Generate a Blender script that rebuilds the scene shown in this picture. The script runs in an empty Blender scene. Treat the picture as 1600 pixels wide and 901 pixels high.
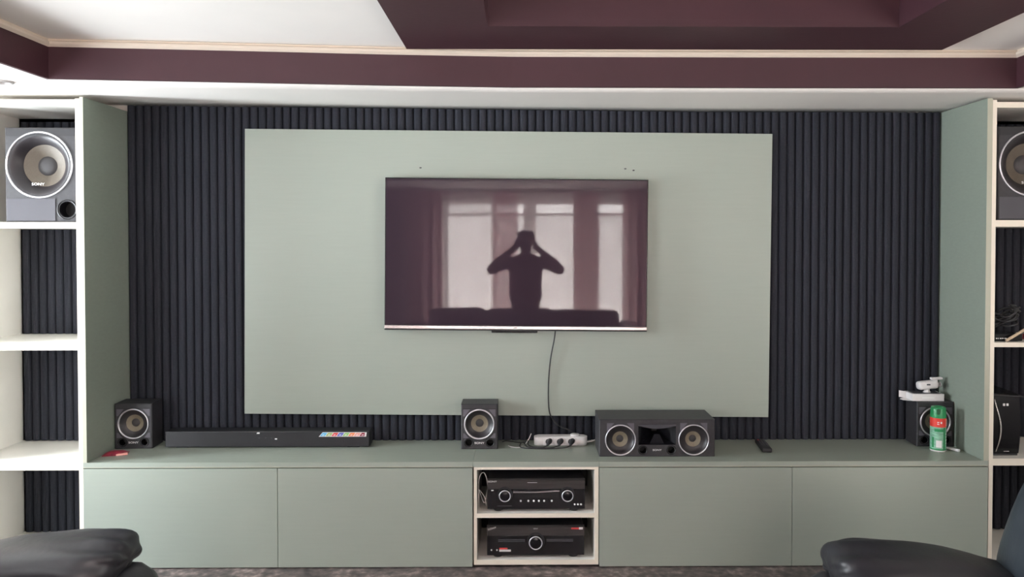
import bpy, bmesh, math, random
from mathutils import Vector, Matrix, noise
random.seed(7)
S = bpy.context.scene
COL = S.collection
PI = math.pi

# ------------------------------------------------------------------ camera
F, PX, PY = 1246.0, 826.2, 400.7            # focal length and principal point, 1600x901 frame
YAW, PIT = 0.0082, 0.0201
CAM = Vector((0.0, -4.078, 1.55))
cd = bpy.data.cameras.new('camera'); cam = bpy.data.objects.new('camera', cd); COL.objects.link(cam)
cam.location = CAM; cam.rotation_euler = (PI/2 - PIT, 0, -YAW)
cd.sensor_width = 36; cd.lens = F*36/1600
cd.shift_x = -(PX-800)/1600; cd.shift_y = -(450.5-PY)/1600
cd.clip_start = 0.005; cd.clip_end = 100
S.camera = cam

def at(u, v, Y=None, Z=None):
    """point of the place seen at photo pixel (u, v) on the plane y=Y or z=Z"""
    x = (u-PX)/F; z = -(v-PY)/F; y = 1.0
    y2 = y*math.cos(PIT)+z*math.sin(PIT); z2 = z*math.cos(PIT)-y*math.sin(PIT)
    r = Vector((x*math.cos(YAW)+y2*math.sin(YAW), y2*math.cos(YAW)-x*math.sin(YAW), z2))
    t = (Y-CAM.y)/r.y if Y is not None else (Z-CAM.z)/r.z
    return CAM + r*t

# ------------------------------------------------------------------ view, world, lights
S.view_settings.view_transform = 'Standard'; S.view_settings.look = 'None'
S.view_settings.exposure = 0.10; S.view_settings.gamma = 1.0
S.view_settings.use_curve_mapping = False
try: S.cycles.use_denoising = True
except Exception: pass
S.cycles.max_bounces = 10; S.cycles.diffuse_bounces = 6; S.cycles.transparent_max_bounces = 16
S.cycles.sample_clamp_indirect = 6.0

w = bpy.data.worlds.new('sky'); S.world = w; w.use_nodes = True
bg = w.node_tree.nodes['Background']; bg.inputs[0].default_value = (0.75, 0.86, 1.0, 1); bg.inputs[1].default_value = 2.0

def area(name, loc, rot, sx, sy, power, color, spread=PI):
    l = bpy.data.lights.new(name, 'AREA'); l.shape = 'RECTANGLE'; l.size = sx; l.size_y = sy
    l.energy = power; l.color = color; l.spread = spread
    o = bpy.data.objects.new(name, l); COL.objects.link(o); o.location = loc; o.rotation_euler = rot
    return o
# daylight outside the curtained back window, shining in (+Y)
area('back_window_daylight', (0.17, -6.46, 1.10), (PI/2+.28, 0, 0), 2.45, 2.0, 680, (1.0, 0.97, 0.94))
# daylight outside the narrow left window, shining in (+X)
area('left_window_daylight', (-3.82, -.97, 1.35), (PI/2+.15, 0, -PI/2), 0.56, 1.6, 185, (0.88, 0.95, 1.0))
# daylight through the wide opening of the left wall further back
area('left_opening_daylight', (-3.82, -3.6, 1.15), (PI/2+.45, 0, -PI/2), 1.9, 1.8, 185, (0.90, 0.95, 1.0))
# added fill light at a made-up right wall window, for ceiling and left side panel
area('right_fill_light', (3.27, -3.6, 1.15), (PI/2+.5, 0, PI/2), 1.9, 1.7, 95, (1.0, 0.93, 0.84))

# ------------------------------------------------------------------ materials
def hexc(r, g, b):
    f = lambda c: (c/255/12.92) if c/255 <= 0.04045 else ((c/255+0.055)/1.055)**2.4
    return (f(r), f(g), f(b))
def mat(name, col, rough=0.6, metal=0.0, spec=0.5, bump=None, vary=None, coat=0.0, ior=None, aniso_scale=None):
    m = bpy.data.materials.new(name); m.use_nodes = True
    nt = m.node_tree; b = nt.nodes['Principled BSDF']
    b.inputs['Base Color'].default_value = (*col, 1); b.inputs['Roughness'].default_value = rough
    b.inputs['Metallic'].default_value = metal; b.inputs['Specular IOR Level'].default_value = spec
    b.inputs['Coat Weight'].default_value = coat
    if ior: b.inputs['IOR'].default_value = ior
    if bump or vary:
        tc = nt.nodes.new('ShaderNodeTexCoord'); mp = nt.nodes.new('ShaderNodeMapping')
        nt.links.new(tc.outputs['Object'], mp.inputs['Vector'])
        if aniso_scale: mp.inputs['Scale'].default_value = aniso_scale
    if bump:
        sc, st = bump
        n = nt.nodes.new('ShaderNodeTexNoise'); n.inputs['Scale'].default_value = sc; n.inputs['Detail'].default_value = 4
        nt.links.new(mp.outputs[0], n.inputs['Vector'])
        bp = nt.nodes.new('ShaderNodeBump'); bp.inputs['Strength'].default_value = st; bp.inputs['Distance'].default_value = 0.01
        nt.links.new(n.outputs['Fac'], bp.inputs['Height']); nt.links.new(bp.outputs[0], b.inputs['Normal'])
    if vary:
        sc, amt = vary
        n = nt.nodes.new('ShaderNodeTexNoise'); n.inputs['Scale'].default_value = sc; n.inputs['Detail'].default_value = 5
        nt.links.new(mp.outputs[0], n.inputs['Vector'])
        r = nt.nodes.new('ShaderNodeValToRGB')
        r.color_ramp.elements[0].position = 0.3; r.color_ramp.elements[1].position = 0.7
        r.color_ramp.elements[0].color = (*[c*(1-amt) for c in col], 1)
        r.color_ramp.elements[1].color = (*[min(1, c*(1+amt)) for c in col], 1)
        nt.links.new(n.outputs['Fac'], r.inputs[0]); nt.links.new(r.outputs[0], b.inputs['Base Color'])
    return m

M = {}
M['ceiling'] = mat('ceiling_paint', (0.86, 0.83, 0.79), 0.85, bump=(3, 0.06), vary=(2.0, 0.03))
M['wall'] = mat('wall_paint', (0.62, 0.58, 0.54), 0.85, bump=(60, 0.05))
M['wallback'] = mat('mauve_wall_paint', (0.20, 0.155, 0.17), 0.85, bump=(60, 0.05))
M['cornice'] = mat('cornice_paint', (0.62, 0.54, 0.45), 0.7)
M['purple'] = mat('plum_paint', (0.045, 0.0125, 0.019), 0.55, bump=(40, 0.05), vary=(6, 0.06))
M['green'] = mat('sage_laminate', (0.325, 0.368, 0.318), 0.42, spec=0.4, vary=(30, 0.012), aniso_scale=(0.2, 1, 3))
M['greentop'] = mat('sage_laminate_top', (0.30, 0.335, 0.285), 0.34, spec=0.5, vary=(30, 0.03), aniso_scale=(0.3, 2, 1))
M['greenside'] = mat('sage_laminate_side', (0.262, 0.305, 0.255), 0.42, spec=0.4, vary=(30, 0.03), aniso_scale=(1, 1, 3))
M['greenedge'] = mat('sage_edge_banding', (0.44, 0.45, 0.36), 0.4)
M['white'] = mat('white_melamine', (0.86, 0.84, 0.78), 0.4, vary=(8, 0.02))
M['stile'] = mat('cream_edge_banding', (0.86, 0.80, 0.68), 0.45)
M['slat'] = mat('charcoal_fluted_foam', (0.026, 0.028, 0.037), 0.75, spec=0.18, bump=(400, 0.15), vary=(120, 0.12))
M['black'] = mat('black_ash_vinyl', (0.030, 0.029, 0.033), 0.5, bump=(300, 0.1), vary=(60, 0.15))
M['blackgloss'] = mat('gloss_black_plastic', (0.006, 0.006, 0.008), 0.22, spec=0.35)
M['blackplastic'] = mat('black_plastic', (0.016, 0.016, 0.019), 0.42)
M['greyplate'] = mat('dark_grey_plastic', (0.062, 0.060, 0.072), 0.38)
M['cone'] = mat('beige_woven_cone', (0.22, 0.19, 0.135), 0.55, bump=(500, 0.2), vary=(200, 0.1))
M['darkcone'] = mat('brown_woven_cone', (0.125, 0.105, 0.080), 0.55, bump=(500, 0.2), vary=(200, 0.1))
M['platelight'] = mat('mid_grey_plastic', (0.11, 0.105, 0.125), 0.38)
M['cap'] = mat('grey_dust_cap', (0.045, 0.043, 0.045), 0.5)
M['ring'] = mat('silver_trim_ring', (0.75, 0.74, 0.78), 0.28, metal=0.8)
M['rubber'] = mat('rubber_surround', (0.022, 0.019, 0.022), 0.4)
M['silver'] = mat('brushed_silver', (0.80, 0.76, 0.74), 0.25, metal=0.9)
M['lettering'] = mat('silver_lettering', (0.9, 0.9, 0.9), 0.4)
M['whiteplastic'] = mat('white_plastic', (0.78, 0.76, 0.76), 0.35)
M['leather'] = mat('charcoal_leather', (0.023, 0.023, 0.028), 0.42, spec=0.5, bump=(35, 0.12), vary=(7, 0.18))
M['leatherblue'] = mat('blue_black_leather', (0.034, 0.044, 0.055), 0.40, spec=0.5, bump=(35, 0.12), vary=(7, 0.18))
M['red'] = mat('red_label', (0.70, 0.05, 0.035), 0.4)
M['crimson'] = mat('crimson_wrapper', (0.26, 0.022, 0.045), 0.35, vary=(60, 0.35))
M['cangreen'] = mat('green_cap_plastic', (0.02, 0.25, 0.085), 0.35)
M['capshade'] = mat('shaded_cap_green', (0.008, 0.10, 0.035), 0.4)
M['canlight'] = mat('pale_green_print', (0.22, 0.45, 0.32), 0.35, vary=(45, 0.3), aniso_scale=(1, 1, 3))
M['skin'] = mat('brown_skin', (0.16, 0.075, 0.05), 0.55)
M['shirt'] = mat('maroon_cotton', (0.10, 0.035, 0.04), 0.85, vary=(20, 0.1))
M['trouser'] = mat('dark_denim', (0.03, 0.035, 0.05), 0.8)
M['hair'] = mat('black_hair', (0.012, 0.010, 0.010), 0.7, bump=(200, 0.4))
M['eye'] = mat('eye_white', (0.7, 0.68, 0.65), 0.2)
M['wood'] = mat('pale_wood', (0.55, 0.43, 0.30), 0.5, vary=(15, 0.1), aniso_scale=(1, 1, 8))
M['screen'] = mat('dark_glass_screen', (0.034, 0.022, 0.031), 0.026, spec=0.5, ior=1.41)  # base colour lifted to stand in for haze over the reflection
M['dlring'] = mat('grey_metal_trim', (0.45, 0.43, 0.42), 0.35)
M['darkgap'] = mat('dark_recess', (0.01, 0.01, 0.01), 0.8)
for nm, c in dict(cyan=(.10, .45, .70), olive=(.35, .45, .15), redp=(.65, .06, .06), blue=(.10, .12, .50), lime=(.25, .50, .15),
                  orange=(.75, .22, .08), pink=(.75, .35, .30), wine=(.25, .01, .03)).items():
    M[nm] = mat('sticker_'+nm, c, 0.4)

# floor: dark speckled polished stone
m = mat('speckled_stone_floor', (0.06, 0.048, 0.046), 0.35); M['floor'] = m
nt = m.node_tree; b = nt.nodes['Principled BSDF']
tc = nt.nodes.new('ShaderNodeTexCoord')
n1 = nt.nodes.new('ShaderNodeTexNoise'); n1.inputs['Scale'].default_value = 5; n1.inputs['Detail'].default_value = 12; n1.inputs['Roughness'].default_value = 0.8
v1 = nt.nodes.new('ShaderNodeTexNoise'); v1.inputs['Scale'].default_value = 28; v1.inputs['Detail'].default_value = 8
mx = nt.nodes.new('ShaderNodeMath'); mx.operation = 'MULTIPLY'
r = nt.nodes.new('ShaderNodeValToRGB'); cr = r.color_ramp
cr.elements[0].position = 0.16; cr.elements[0].color = (0.035, 0.029, 0.030, 1)
cr.elements[1].position = 0.42; cr.elements[1].color = (0.45, 0.35, 0.32, 1)
e = cr.elements.new(0.28); e.color = (0.14, 0.11, 0.105, 1)
nt.links.new(tc.outputs['Object'], n1.inputs['Vector']); nt.links.new(tc.outputs['Object'], v1.inputs['Vector'])
nt.links.new(n1.outputs['Fac'], mx.inputs[0]); nt.links.new(v1.outputs['Fac'], mx.inputs[1])
nt.links.new(mx.outputs[0], r.inputs[0]); nt.links.new(r.outputs[0], b.inputs['Base Color'])

def curtain_mat(name, col, clear, trans):
    m = bpy.data.materials.new(name); m.use_nodes = True; nt = m.node_tree
    nt.nodes.remove(nt.nodes['Principled BSDF']); out = nt.nodes['Material Output']
    d = nt.nodes.new('ShaderNodeBsdfDiffuse'); d.inputs[0].default_value = (*col, 1)
    t = nt.nodes.new('ShaderNodeBsdfTranslucent'); t.inputs[0].default_value = (*col, 1)
    p = nt.nodes.new('ShaderNodeBsdfTransparent')
    a = nt.nodes.new('ShaderNodeMixShader'); a.inputs[0].default_value = trans
    c = nt.nodes.new('ShaderNodeMixShader'); c.inputs[0].default_value = clear
    nt.links.new(d.outputs[0], a.inputs[1]); nt.links.new(t.outputs[0], a.inputs[2])
    nt.links.new(a.outputs[0], c.inputs[1]); nt.links.new(p.outputs[0], c.inputs[2])
    nt.links.new(c.outputs[0], out.inputs[0]); return m
M['sheer'] = curtain_mat('sheer_curtain_cloth', (0.85, 0.74, 0.72), 0.33, 0.65)
M['net'] = curtain_mat('dimming_net_cloth', (0.88, 0.84, 0.80), 0.55, 0.65)
M['drape'] = curtain_mat('dusty_pink_drape', (0.62, 0.40, 0.42), 0.22, 0.65)
m = bpy.data.materials.new('window_glass'); m.use_nodes = True; M['glass'] = m
b = m.node_tree.nodes['Principled BSDF']; b.inputs['Base Color'].default_value = (1, 1, 1, 1); b.inputs['Roughness'].default_value = 0
b.inputs['Transmission Weight'].default_value = 1; b.inputs['IOR'].default_value = 1.0; b.inputs['Alpha'].default_value = 0.12

# ------------------------------------------------------------------ mesh helpers
class MB:
    def __init__(s): s.bm = bmesh.new(); s.mats = []; s.mi = 0
    def use(s, m):
        if m not in s.mats: s.mats.append(m)
        s.mi = s.mats.index(m); return s
    def _mark(s, fs, smooth=False):
        for f in fs: f.material_index = s.mi; f.smooth = smooth
    def box(s, x0, x1, y0, y1, z0, z1, bev=0.0, T=None, seg=2):
        if x0 > x1: x0, x1 = x1, x0
        if y0 > y1: y0, y1 = y1, y0
        if z0 > z1: z0, z1 = z1, z0
        vs = [s.bm.verts.new((x, y, z)) for x in (x0, x1) for y in (y0, y1) for z in (z0, z1)]
        q = [(0,1,3,2),(4,6,7,5),(0,4,5,1),(2,3,7,6),(0,2,6,4),(1,5,7,3)]
        fs = [s.bm.faces.new([vs[i] for i in f]) for f in q]; s._mark(fs)
        if bev:
            es = list({e for f in fs for e in f.edges})
            r = bmesh.ops.bevel(s.bm, geom=es, offset=bev, segments=seg, affect='EDGES', profile=0.5)
            vs = list({v for f in r['faces'] for v in f.verts} | {v for v in vs if v.is_valid})
            s._mark([f for f in r['faces']]); fs2 = {f for v in vs for f in v.link_faces}; s._mark(fs2)
        if T is not None: bmesh.ops.transform(s.bm, matrix=T, verts=vs)
        return s
    def lathe(s, prof, c=(0,0,0), axis='Y', n=48, T=None, smooth=True, sx=1.0, sz=1.0):
        """prof: (radius, offset along axis) pairs; axis Y: offset along +Y (inwards); Z: up; X"""
        rings = []; new = []
        for r, h in prof:
            if r < 1e-6:
                p = {'Y': (0, h, 0), 'Z': (0, 0, h), 'X': (h, 0, 0)}[axis]
                v = s.bm.verts.new(p); rings.append([v]); new.append(v); continue
            ring = []
            for i in range(n):
                a = 2*PI*i/n; ca, sa = r*math.cos(a)*sx, r*math.sin(a)*sz
                p = {'Y': (ca, h, sa), 'Z': (ca, sa, h), 'X': (h, ca, sa)}[axis]
                v = s.bm.verts.new(p); ring.append(v); new.append(v)
            rings.append(ring)
        fs = []
        for A, B in zip(rings, rings[1:]):
            if len(A) == 1 and len(B) == 1: continue
            for i in range(n):
                j = (i+1) % n
                if len(A) == 1: fs.append(s.bm.faces.new((A[0], B[j], B[i])))
                elif len(B) == 1: fs.append(s.bm.faces.new((A[i], A[j], B[0])))
                else: fs.append(s.bm.faces.new((A[i], A[j], B[j], B[i])))
        s._mark(fs, smooth)
        X = Matrix.Translation(c); X = (T @ X) if T is not None else X
        bmesh.ops.transform(s.bm, matrix=X, verts=new); return s
    def tube(s, pts, r, n=8, cap=True, T=None):
        pts = [Vector(p) for p in pts]; rings = []; new = []
        up = Vector((0, 0, 1))
        for i, p in enumerate(pts):
            d = (pts[min(i+1, len(pts)-1)]-pts[max(i-1, 0)]).normalized()
            a = d.cross(up) if abs(d.dot(up)) < 0.95 else d.cross(Vector((1, 0, 0)))
            a.normalize(); b2 = d.cross(a)
            rr = r[i] if isinstance(r, (list, tuple)) else r
            ring = [s.bm.verts.new(p+(a*math.cos(2*PI*k/n)+b2*math.sin(2*PI*k/n))*rr) for k in range(n)]
            rings.append(ring); new += ring
        # re-align rings to avoid twists
        fs = []
        for A, B in zip(rings, rings[1:]):
            off = min(range(n), key=lambda o: (A[0].co-B[o].co).length)
            for i in range(n):
                fs.append(s.bm.faces.new((A[i], A[(i+1) % n], B[(i+1+off) % n], B[(i+off) % n])))
            B[:] = B[off:]+B[:off]
        if cap: fs += [s.bm.faces.new(rings[0][::-1]), s.bm.faces.new(rings[-1])]
        s._mark(fs, True)
        if T is not None: bmesh.ops.transform(s.bm, matrix=T, verts=new)
        return s
    def prism(s, pts, h0, h1, plane='XY', T=None, smooth=False):
        """extrude polygon; plane XY->z, XZ->y, YZ->x"""
        def P(a, b_, h): return {'XY': (a, b_, h), 'XZ': (a, h, b_), 'YZ': (h, a, b_)}[plane]
        A = [s.bm.verts.new(P(a, b_, h0)) for a, b_ in pts]; B = [s.bm.verts.new(P(a, b_, h1)) for a, b_ in pts]
        n = len(pts); fs = [s.bm.faces.new(A[::-1]), s.bm.faces.new(B)]
        s._mark(fs)
        g = [s.bm.faces.new((A[i], A[(i+1) % n], B[(i+1) % n], B[i])) for i in range(n)]; s._mark(g, smooth)
        if T is not None: bmesh.ops.transform(s.bm, matrix=T, verts=A+B)
        return s
    def grid(s, rows, smooth=True, closed=False):
        R = [[s.bm.verts.new(p) for p in row] for row in rows]; fs = []
        for A, B in zip(R, R[1:]):
            k = len(A)
            for i in range(k if closed else k-1):
                fs.append(s.bm.faces.new((A[i], A[(i+1) % k], B[(i+1) % k], B[i])))
        s._mark(fs, smooth); return R
    def holed(s, x0, x1, z0, z1, y, cx, cz, r, n=48):
        """flat plate facing -Y with a round hole"""
        cir = []; rec = []
        for i in range(n):
            a = 2*PI*i/n; c_, s_ = math.cos(a), math.sin(a)
            t = min(((x1-cx)/c_ if c_ > 1e-9 else (x0-cx)/c_ if c_ < -1e-9 else 1e9), ((z1-cz)/s_ if s_ > 1e-9 else (z0-cz)/s_ if s_ < -1e-9 else 1e9))
            cir.append((cx+r*c_, cz+r*s_)); rec.append([cx+t*c_, cz+t*s_])
        for X, Z in ((x0, z0), (x0, z1), (x1, z0), (x1, z1)):
            k = min(range(n), key=lambda i: (rec[i][0]-X)**2+(rec[i][1]-Z)**2); rec[k] = [X, Z]
        A = [s.bm.verts.new((a, y, b_)) for a, b_ in cir]; B = [s.bm.verts.new((a, y, b_)) for a, b_ in rec]
        s._mark([s.bm.faces.new((A[i], A[(i+1) % n], B[(i+1) % n], B[i])) for i in range(n)]); return s
    def quad(s, *ps):
        s._mark([s.bm.faces.new([s.bm.verts.new(p) for p in ps])]); return s
    def build(s, name, m=None, parent=None, label=None, world=False, smooth_angle=None, recalc=True):
        if recalc: bmesh.ops.recalc_face_normals(s.bm, faces=s.bm.faces[:])
        if world and parent is not None:
            bmesh.ops.transform(s.bm, matrix=parent_world(parent).inverted(), verts=s.bm.verts[:])
        me = bpy.data.meshes.new(name); s.bm.to_mesh(me); s.bm.free()
        if s.mats:
            for x in s.mats: me.materials.append(M[x])
        else: me.materials.append(M[m] if isinstance(m, str) else m)
        o = bpy.data.objects.new(name, me); COL.objects.link(o)
        if parent is not None: o.parent = parent
        if label: o['label'] = label
        return o
def parent_world(o):
    m = Matrix.Identity(4)
    while o is not None:
        m = Matrix.LocRotScale(o.location, o.rotation_euler, o.scale) @ m; o = o.parent
    return m
def thing(name, label, cat, loc=(0, 0, 0), rz=0.0, group=None):
    o = bpy.data.objects.new(name, None); COL.objects.link(o); o.empty_display_size = 0.05
    o.location = loc; o.rotation_euler = (0, 0, rz); o['label'] = label; o['category'] = cat
    if group: o['group'] = group
    return o
def tag(o, label, cat, group=None, kind=None):
    o['label'] = label; o['category'] = cat
    if group: o['group'] = group
    if kind: o['kind'] = kind
    return o
def rebase(o):
    me = o.data; xs = [v.co for v in me.vertices]
    c = Vector(((min(v.x for v in xs)+max(v.x for v in xs))/2, (min(v.y for v in xs)+max(v.y for v in xs))/2, min(v.z for v in xs)))
    me.transform(Matrix.Translation(-c)); o.location = c; return o
def struct(mb, name, m, label=None):
    o = mb.build(name, m); o['kind'] = 'structure'
    if label: o['label'] = label
    o['category'] = name.split('_')[0]
    return o
def text(body, size, m, parent, name='lettering', loc=(0, 0, 0), rot=(PI/2, 0, 0), depth=0.0006, label=None, sx=1.0, world=False):
    cu = bpy.data.curves.new('t', 'FONT'); cu.body = body; cu.size = size; cu.align_x = 'CENTER'; cu.align_y = 'CENTER'
    cu.extrude = depth; cu.resolution_u = 3
    to = bpy.data.objects.new('t', cu); COL.objects.link(to)
    dg = bpy.context.evaluated_depsgraph_get(); me = bpy.data.meshes.new_from_object(to.evaluated_get(dg))
    bpy.data.objects.remove(to); bpy.data.curves.remove(cu)
    me.name = name; me.materials.clear(); me.materials.append(M[m])
    X = Matrix.Translation(loc) @ Matrix.Rotation(rot[2], 4, 'Z') @ Matrix.Rotation(rot[1], 4, 'Y') @ Matrix.Rotation(rot[0], 4, 'X') @ Matrix.Diagonal((sx, 1, 1, 1))
    if world: X = parent_world(parent).inverted() @ X
    me.transform(X)
    o = bpy.data.objects.new(name, me); COL.objects.link(o); o.parent = parent
    if label: o['label'] = label
    return o
def smooth_path(pts, k=6):
    P = [Vector(p) for p in pts]; out = []
    for i in range(len(P)-1):
        p0 = P[max(i-1, 0)]; p1 = P[i]; p2 = P[i+1]; p3 = P[min(i+2, len(P)-1)]
        for j in range(k):
            t = j/k
            out.append(0.5*((2*p1)+(-p0+p2)*t+(2*p0-5*p1+4*p2-p3)*t*t+(-p0+3*p1-3*p2+p3)*t**3))
    out.append(P[-1]); return out
def subsurf(o, lv=2):
    md = o.modifiers.new('sub', 'SUBSURF'); md.levels = lv; md.render_levels = lv; return o

# ------------------------------------------------------------------ the room
XW0, XW1, YB, ZT = -3.60, 3.05, -6.25, 2.372
ZS = 2.210                                       # soffit height
FZ = .040
b_ = MB(); b_.box(XW0-.15, XW1+.15, YB-.15, .15, -.10, FZ); struct(b_, 'floor', 'floor', 'dark brown speckled polished stone floor')
b_ = MB(); b_.box(XW0-.15, XW1+.15, YB-.15, .15, ZT, ZT+.25)
b_o = None
# tray ceiling with the hole for the recess in the plum frame: four slabs around it
FZ = .040                                        # floor level
RX0, RX1, RY1, RY0 = -0.128, 1.405, -1.100, -3.10
ROX0, ROX1, ROY1, ROY0 = -0.480, 1.752, -0.745, -3.46
b_.bm.free(); b_ = MB()
hm = .03
b_.box(XW0-.15, RX0-hm, YB-.15, .15, ZT, ZT+.25); b_.box(RX1+hm, XW1+.15, YB-.15, .15, ZT, ZT+.25)
b_.box(RX0-hm, RX1+hm, RY1+hm, .15, ZT, ZT+.25); b_.box(RX0-hm, RX1+hm, YB-.15, RY0-hm, ZT, ZT+.25)
struct(b_, 'ceiling', 'ceiling', 'white painted tray ceiling above the plum fascia')

b_ = MB(); b_.box(XW0-.15, XW1+.15, 0, .15, 0, ZT); struct(b_, 'wall_front', 'wall', 'wall behind the fluted panelling and shelves')
b_ = MB(); RW = (-4.55, -2.65, 0.35, 2.15)
b_.box(XW1, XW1+.15, RW[1], 0, 0, ZT); b_.box(XW1, XW1+.15, YB, RW[0], 0, ZT); b_.box(XW1, XW1+.15, RW[0], RW[1], 0, RW[2]); b_.box(XW1, XW1+.15, RW[0], RW[1], RW[3], ZT)
struct(b_, 'wall_right', 'wall')
# left wall with a narrow window and a wide opening
b_ = MB()
LW = [(-1.24, -0.68, 0.55, 2.16), (-4.55, -2.65, 0.35, 2.15)]      # y0,y1,z0,z1
b_.box(XW0-.15, XW0, LW[0][1], 0, 0, ZT); b_.box(XW0-.15, XW0, LW[1][1], LW[0][0], 0, ZT); b_.box(XW0-.15, XW0, YB, LW[1][0], 0, ZT)
for y0, y1, z0, z1 in LW:
    b_.box(XW0-.15, XW0, y0, y1, 0, z0); b_.box(XW0-.15, XW0, y0, y1, z1, ZT)
struct(b_, 'wall_left', 'wall')
# back wall with the curtained window
WX0, WX1, WZ0, WZ1 = -1.0, 1.36, 0.25, 2.06
b_ = MB(); b_.box(XW0-.15, WX0, YB-.15, YB, 0, ZT); b_.box(WX1, XW1+.15, YB-.15, YB, 0, ZT)
b_.box(WX0, WX1, YB-.15, YB, 0, WZ0); b_.box(WX0, WX1, YB-.15, YB, WZ1, ZT)
struct(b_, 'wall_back', 'wallback')
def window(name, a0, a1, z0, z1, axis, pos, mull, rail=None, label=None):
    root = thing(name, label, 'window', (a0/2+a1/2, pos, z0) if axis == 'X' else (pos, a0/2+a1/2, z0)); root['kind'] = 'structure'
    fr = MB(); gl = MB(); t = .025
    def bx(mb, p0, p1, q0, q1, d0, d1):
        if axis == 'X': mb.box(p0, p1, pos+d0, pos+d1, q0, q1)
        else: mb.box(pos+d0, pos+d1, p0, p1, q0, q1)
    bx(fr, a0, a1, z0, z0+.05, -t, t); bx(fr, a0, a1, z1-.05, z1, -t, t); bx(fr, a0, a0+.05, z0+.05, z1-.05, -t, t); bx(fr, a1-.05, a1, z0+.05, z1-.05, -t, t)
    for mc, mw in mull: bx(fr, mc-mw/2, mc+mw/2, z0+.05, z1-.05, -t, t)
    xs = [a0+.05]+[q for mc, mw in sorted(mull) for q in (mc-mw/2, mc+mw/2)]+[a1-.05]
    if rail:
        for k in range(0, len(xs), 2): bx(fr, xs[k], xs[k+1], rail-.02, rail+.02, -t, t)
    bx(gl, a0+.03, a1-.03, z0+.03, z1-.03, -.003, .003)
    fr.build('window_frame', 'whiteplastic', root, world=True); gl.build('window_pane', 'glass', root, world=True)
window('window_1', WX0, WX1, WZ0, WZ1, 'X', YB-.07, [(-.37, .07), (.10, .16), (.80, .30)], 1.88, 'wide window behind the sheer curtains, seen in the television reflection')
window('window_2', LW[0][0], LW[0][1], LW[0][2], LW[0][3], 'Y', XW0-.07, [], None, 'narrow window in the left wall')
window('window_3', LW[1][0], LW[1][1], LW[1][2], LW[1][3], 'Y', XW0-.07, [(-3.6, .06)], None, 'wide window in the left wall')

window('fill_window_4', RW[0], RW[1], RW[2], RW[3], 'Y', XW1+.07, [(-3.6, .06)], None, 'added wide window in the right wall, unseen source of fill light')  # made-up window that frames the added fill light

# soffit: lower ceiling border round the tray; its front edge runs a little out of square
EDGE = [(-1.945, -.785), (-1.53, -.750), (-1.115, -.712), (-.58, -.660), (-.044, -.622), (1.05, -.618), (2.150, -.622)]
TL, TR, TN = -1.945, 2.150, -4.9                  # tray opening left, right, near
def zback(x):                                     # the soffit rises a little towards the left back corner
    t = max(0.0, min(1.0, (0.9-x)/2.9)); return ZS-.004+.030*t
b_ = MB()
xs = [-1.945+i*(2.150+1.945)/24 for i in range(25)]
def edgeY(x):
    for (a, ya), (c, yc) in zip(EDGE, EDGE[1:]):
        if a-1e-6 <= x <= c+1e-6: return ya+(yc-ya)*(x-a)/(c-a)
    return EDGE[0][1] if x < EDGE[0][0] else EDGE[-1][1]
allx = [XW0, -3.1, -2.60]+xs+[2.72, XW1]
rows = []
for x in allx:
    e = edgeY(x); rows.append([(x, e+(0.0-e)*k/5, ZS+(zback(x)-ZS)*(max(0, (k/5-.35)/.65))**1.0) for k in range(6)])
b_.grid(rows, smooth=True)
b_.quad((XW0, EDGE[0][1], ZS), (TL, EDGE[0][1], ZS), (TL, YB, ZS), (XW0, YB, ZS))
b_.quad((TR, EDGE[-1][1], ZS), (XW1, EDGE[-1][1], ZS), (XW1, YB, ZS), (TR, YB, ZS))
b_.quad((TL, TN, ZS), (TR, TN, ZS), (TR, YB, ZS), (TL, YB, ZS))
b_.bm.normal_update()
for f_ in b_.bm.faces:
    if f_.normal.z > 0: f_.normal_flip()
o = b_.build('ceiling', 'ceiling', recalc=False); o['kind'] = 'structure'; o['label'] = 'white lower ceiling border above the wall unit'; o['category'] = 'ceiling'
md = o.modifiers.new('sol', 'SOLIDIFY'); md.thickness = .012; md.offset = -1

# plum fascia round the tray and the cream cornice above it
def ring_band(z0, z1, th, prof=None):
    mb = MB(); path = EDGE+[(TR, TN), (TL, TN)]
    path = path[:]; n = len(path)
    cx, cy = .1, -2.8
    inn = []
    for x, y in path:                              # offset inwards (towards the tray centre)
        dx = th if x < TL+.01 else (-th if x > TR-.01 else 0); dy = -th if y > -1 else th
        inn.append((x+dx, y+dy))
    zz = prof or [(0, z0), (1, z0), (1, z1), (0, z1)]
    loops = []
    for i in range(n):
        (x0, y0), (x1, y1) = path[i], inn[i]
        loops.append([(x0+(x1-x0)*k, y0+(y1-y0)*k, z) for k, z in zz])
    loops.append(loops[0]); mb.grid(loops, smooth=False, closed=True); return mb
zf = 2.338
struct(ring_band(ZS-.001, zf, .016), 'trim_1', 'purple', 'plum painted fascia round the ceiling tray')
struct(ring_band(zf, ZT, .016, [(0, zf), (1.1, zf), (1.7, zf+.010), (1.7, zf+.020), (1.0, zf+.026), (1.0, ZT-.001), (0, ZT-.001)]), 'trim_2', 'cornice', 'thin cream cornice strip above the plum fascia')
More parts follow.
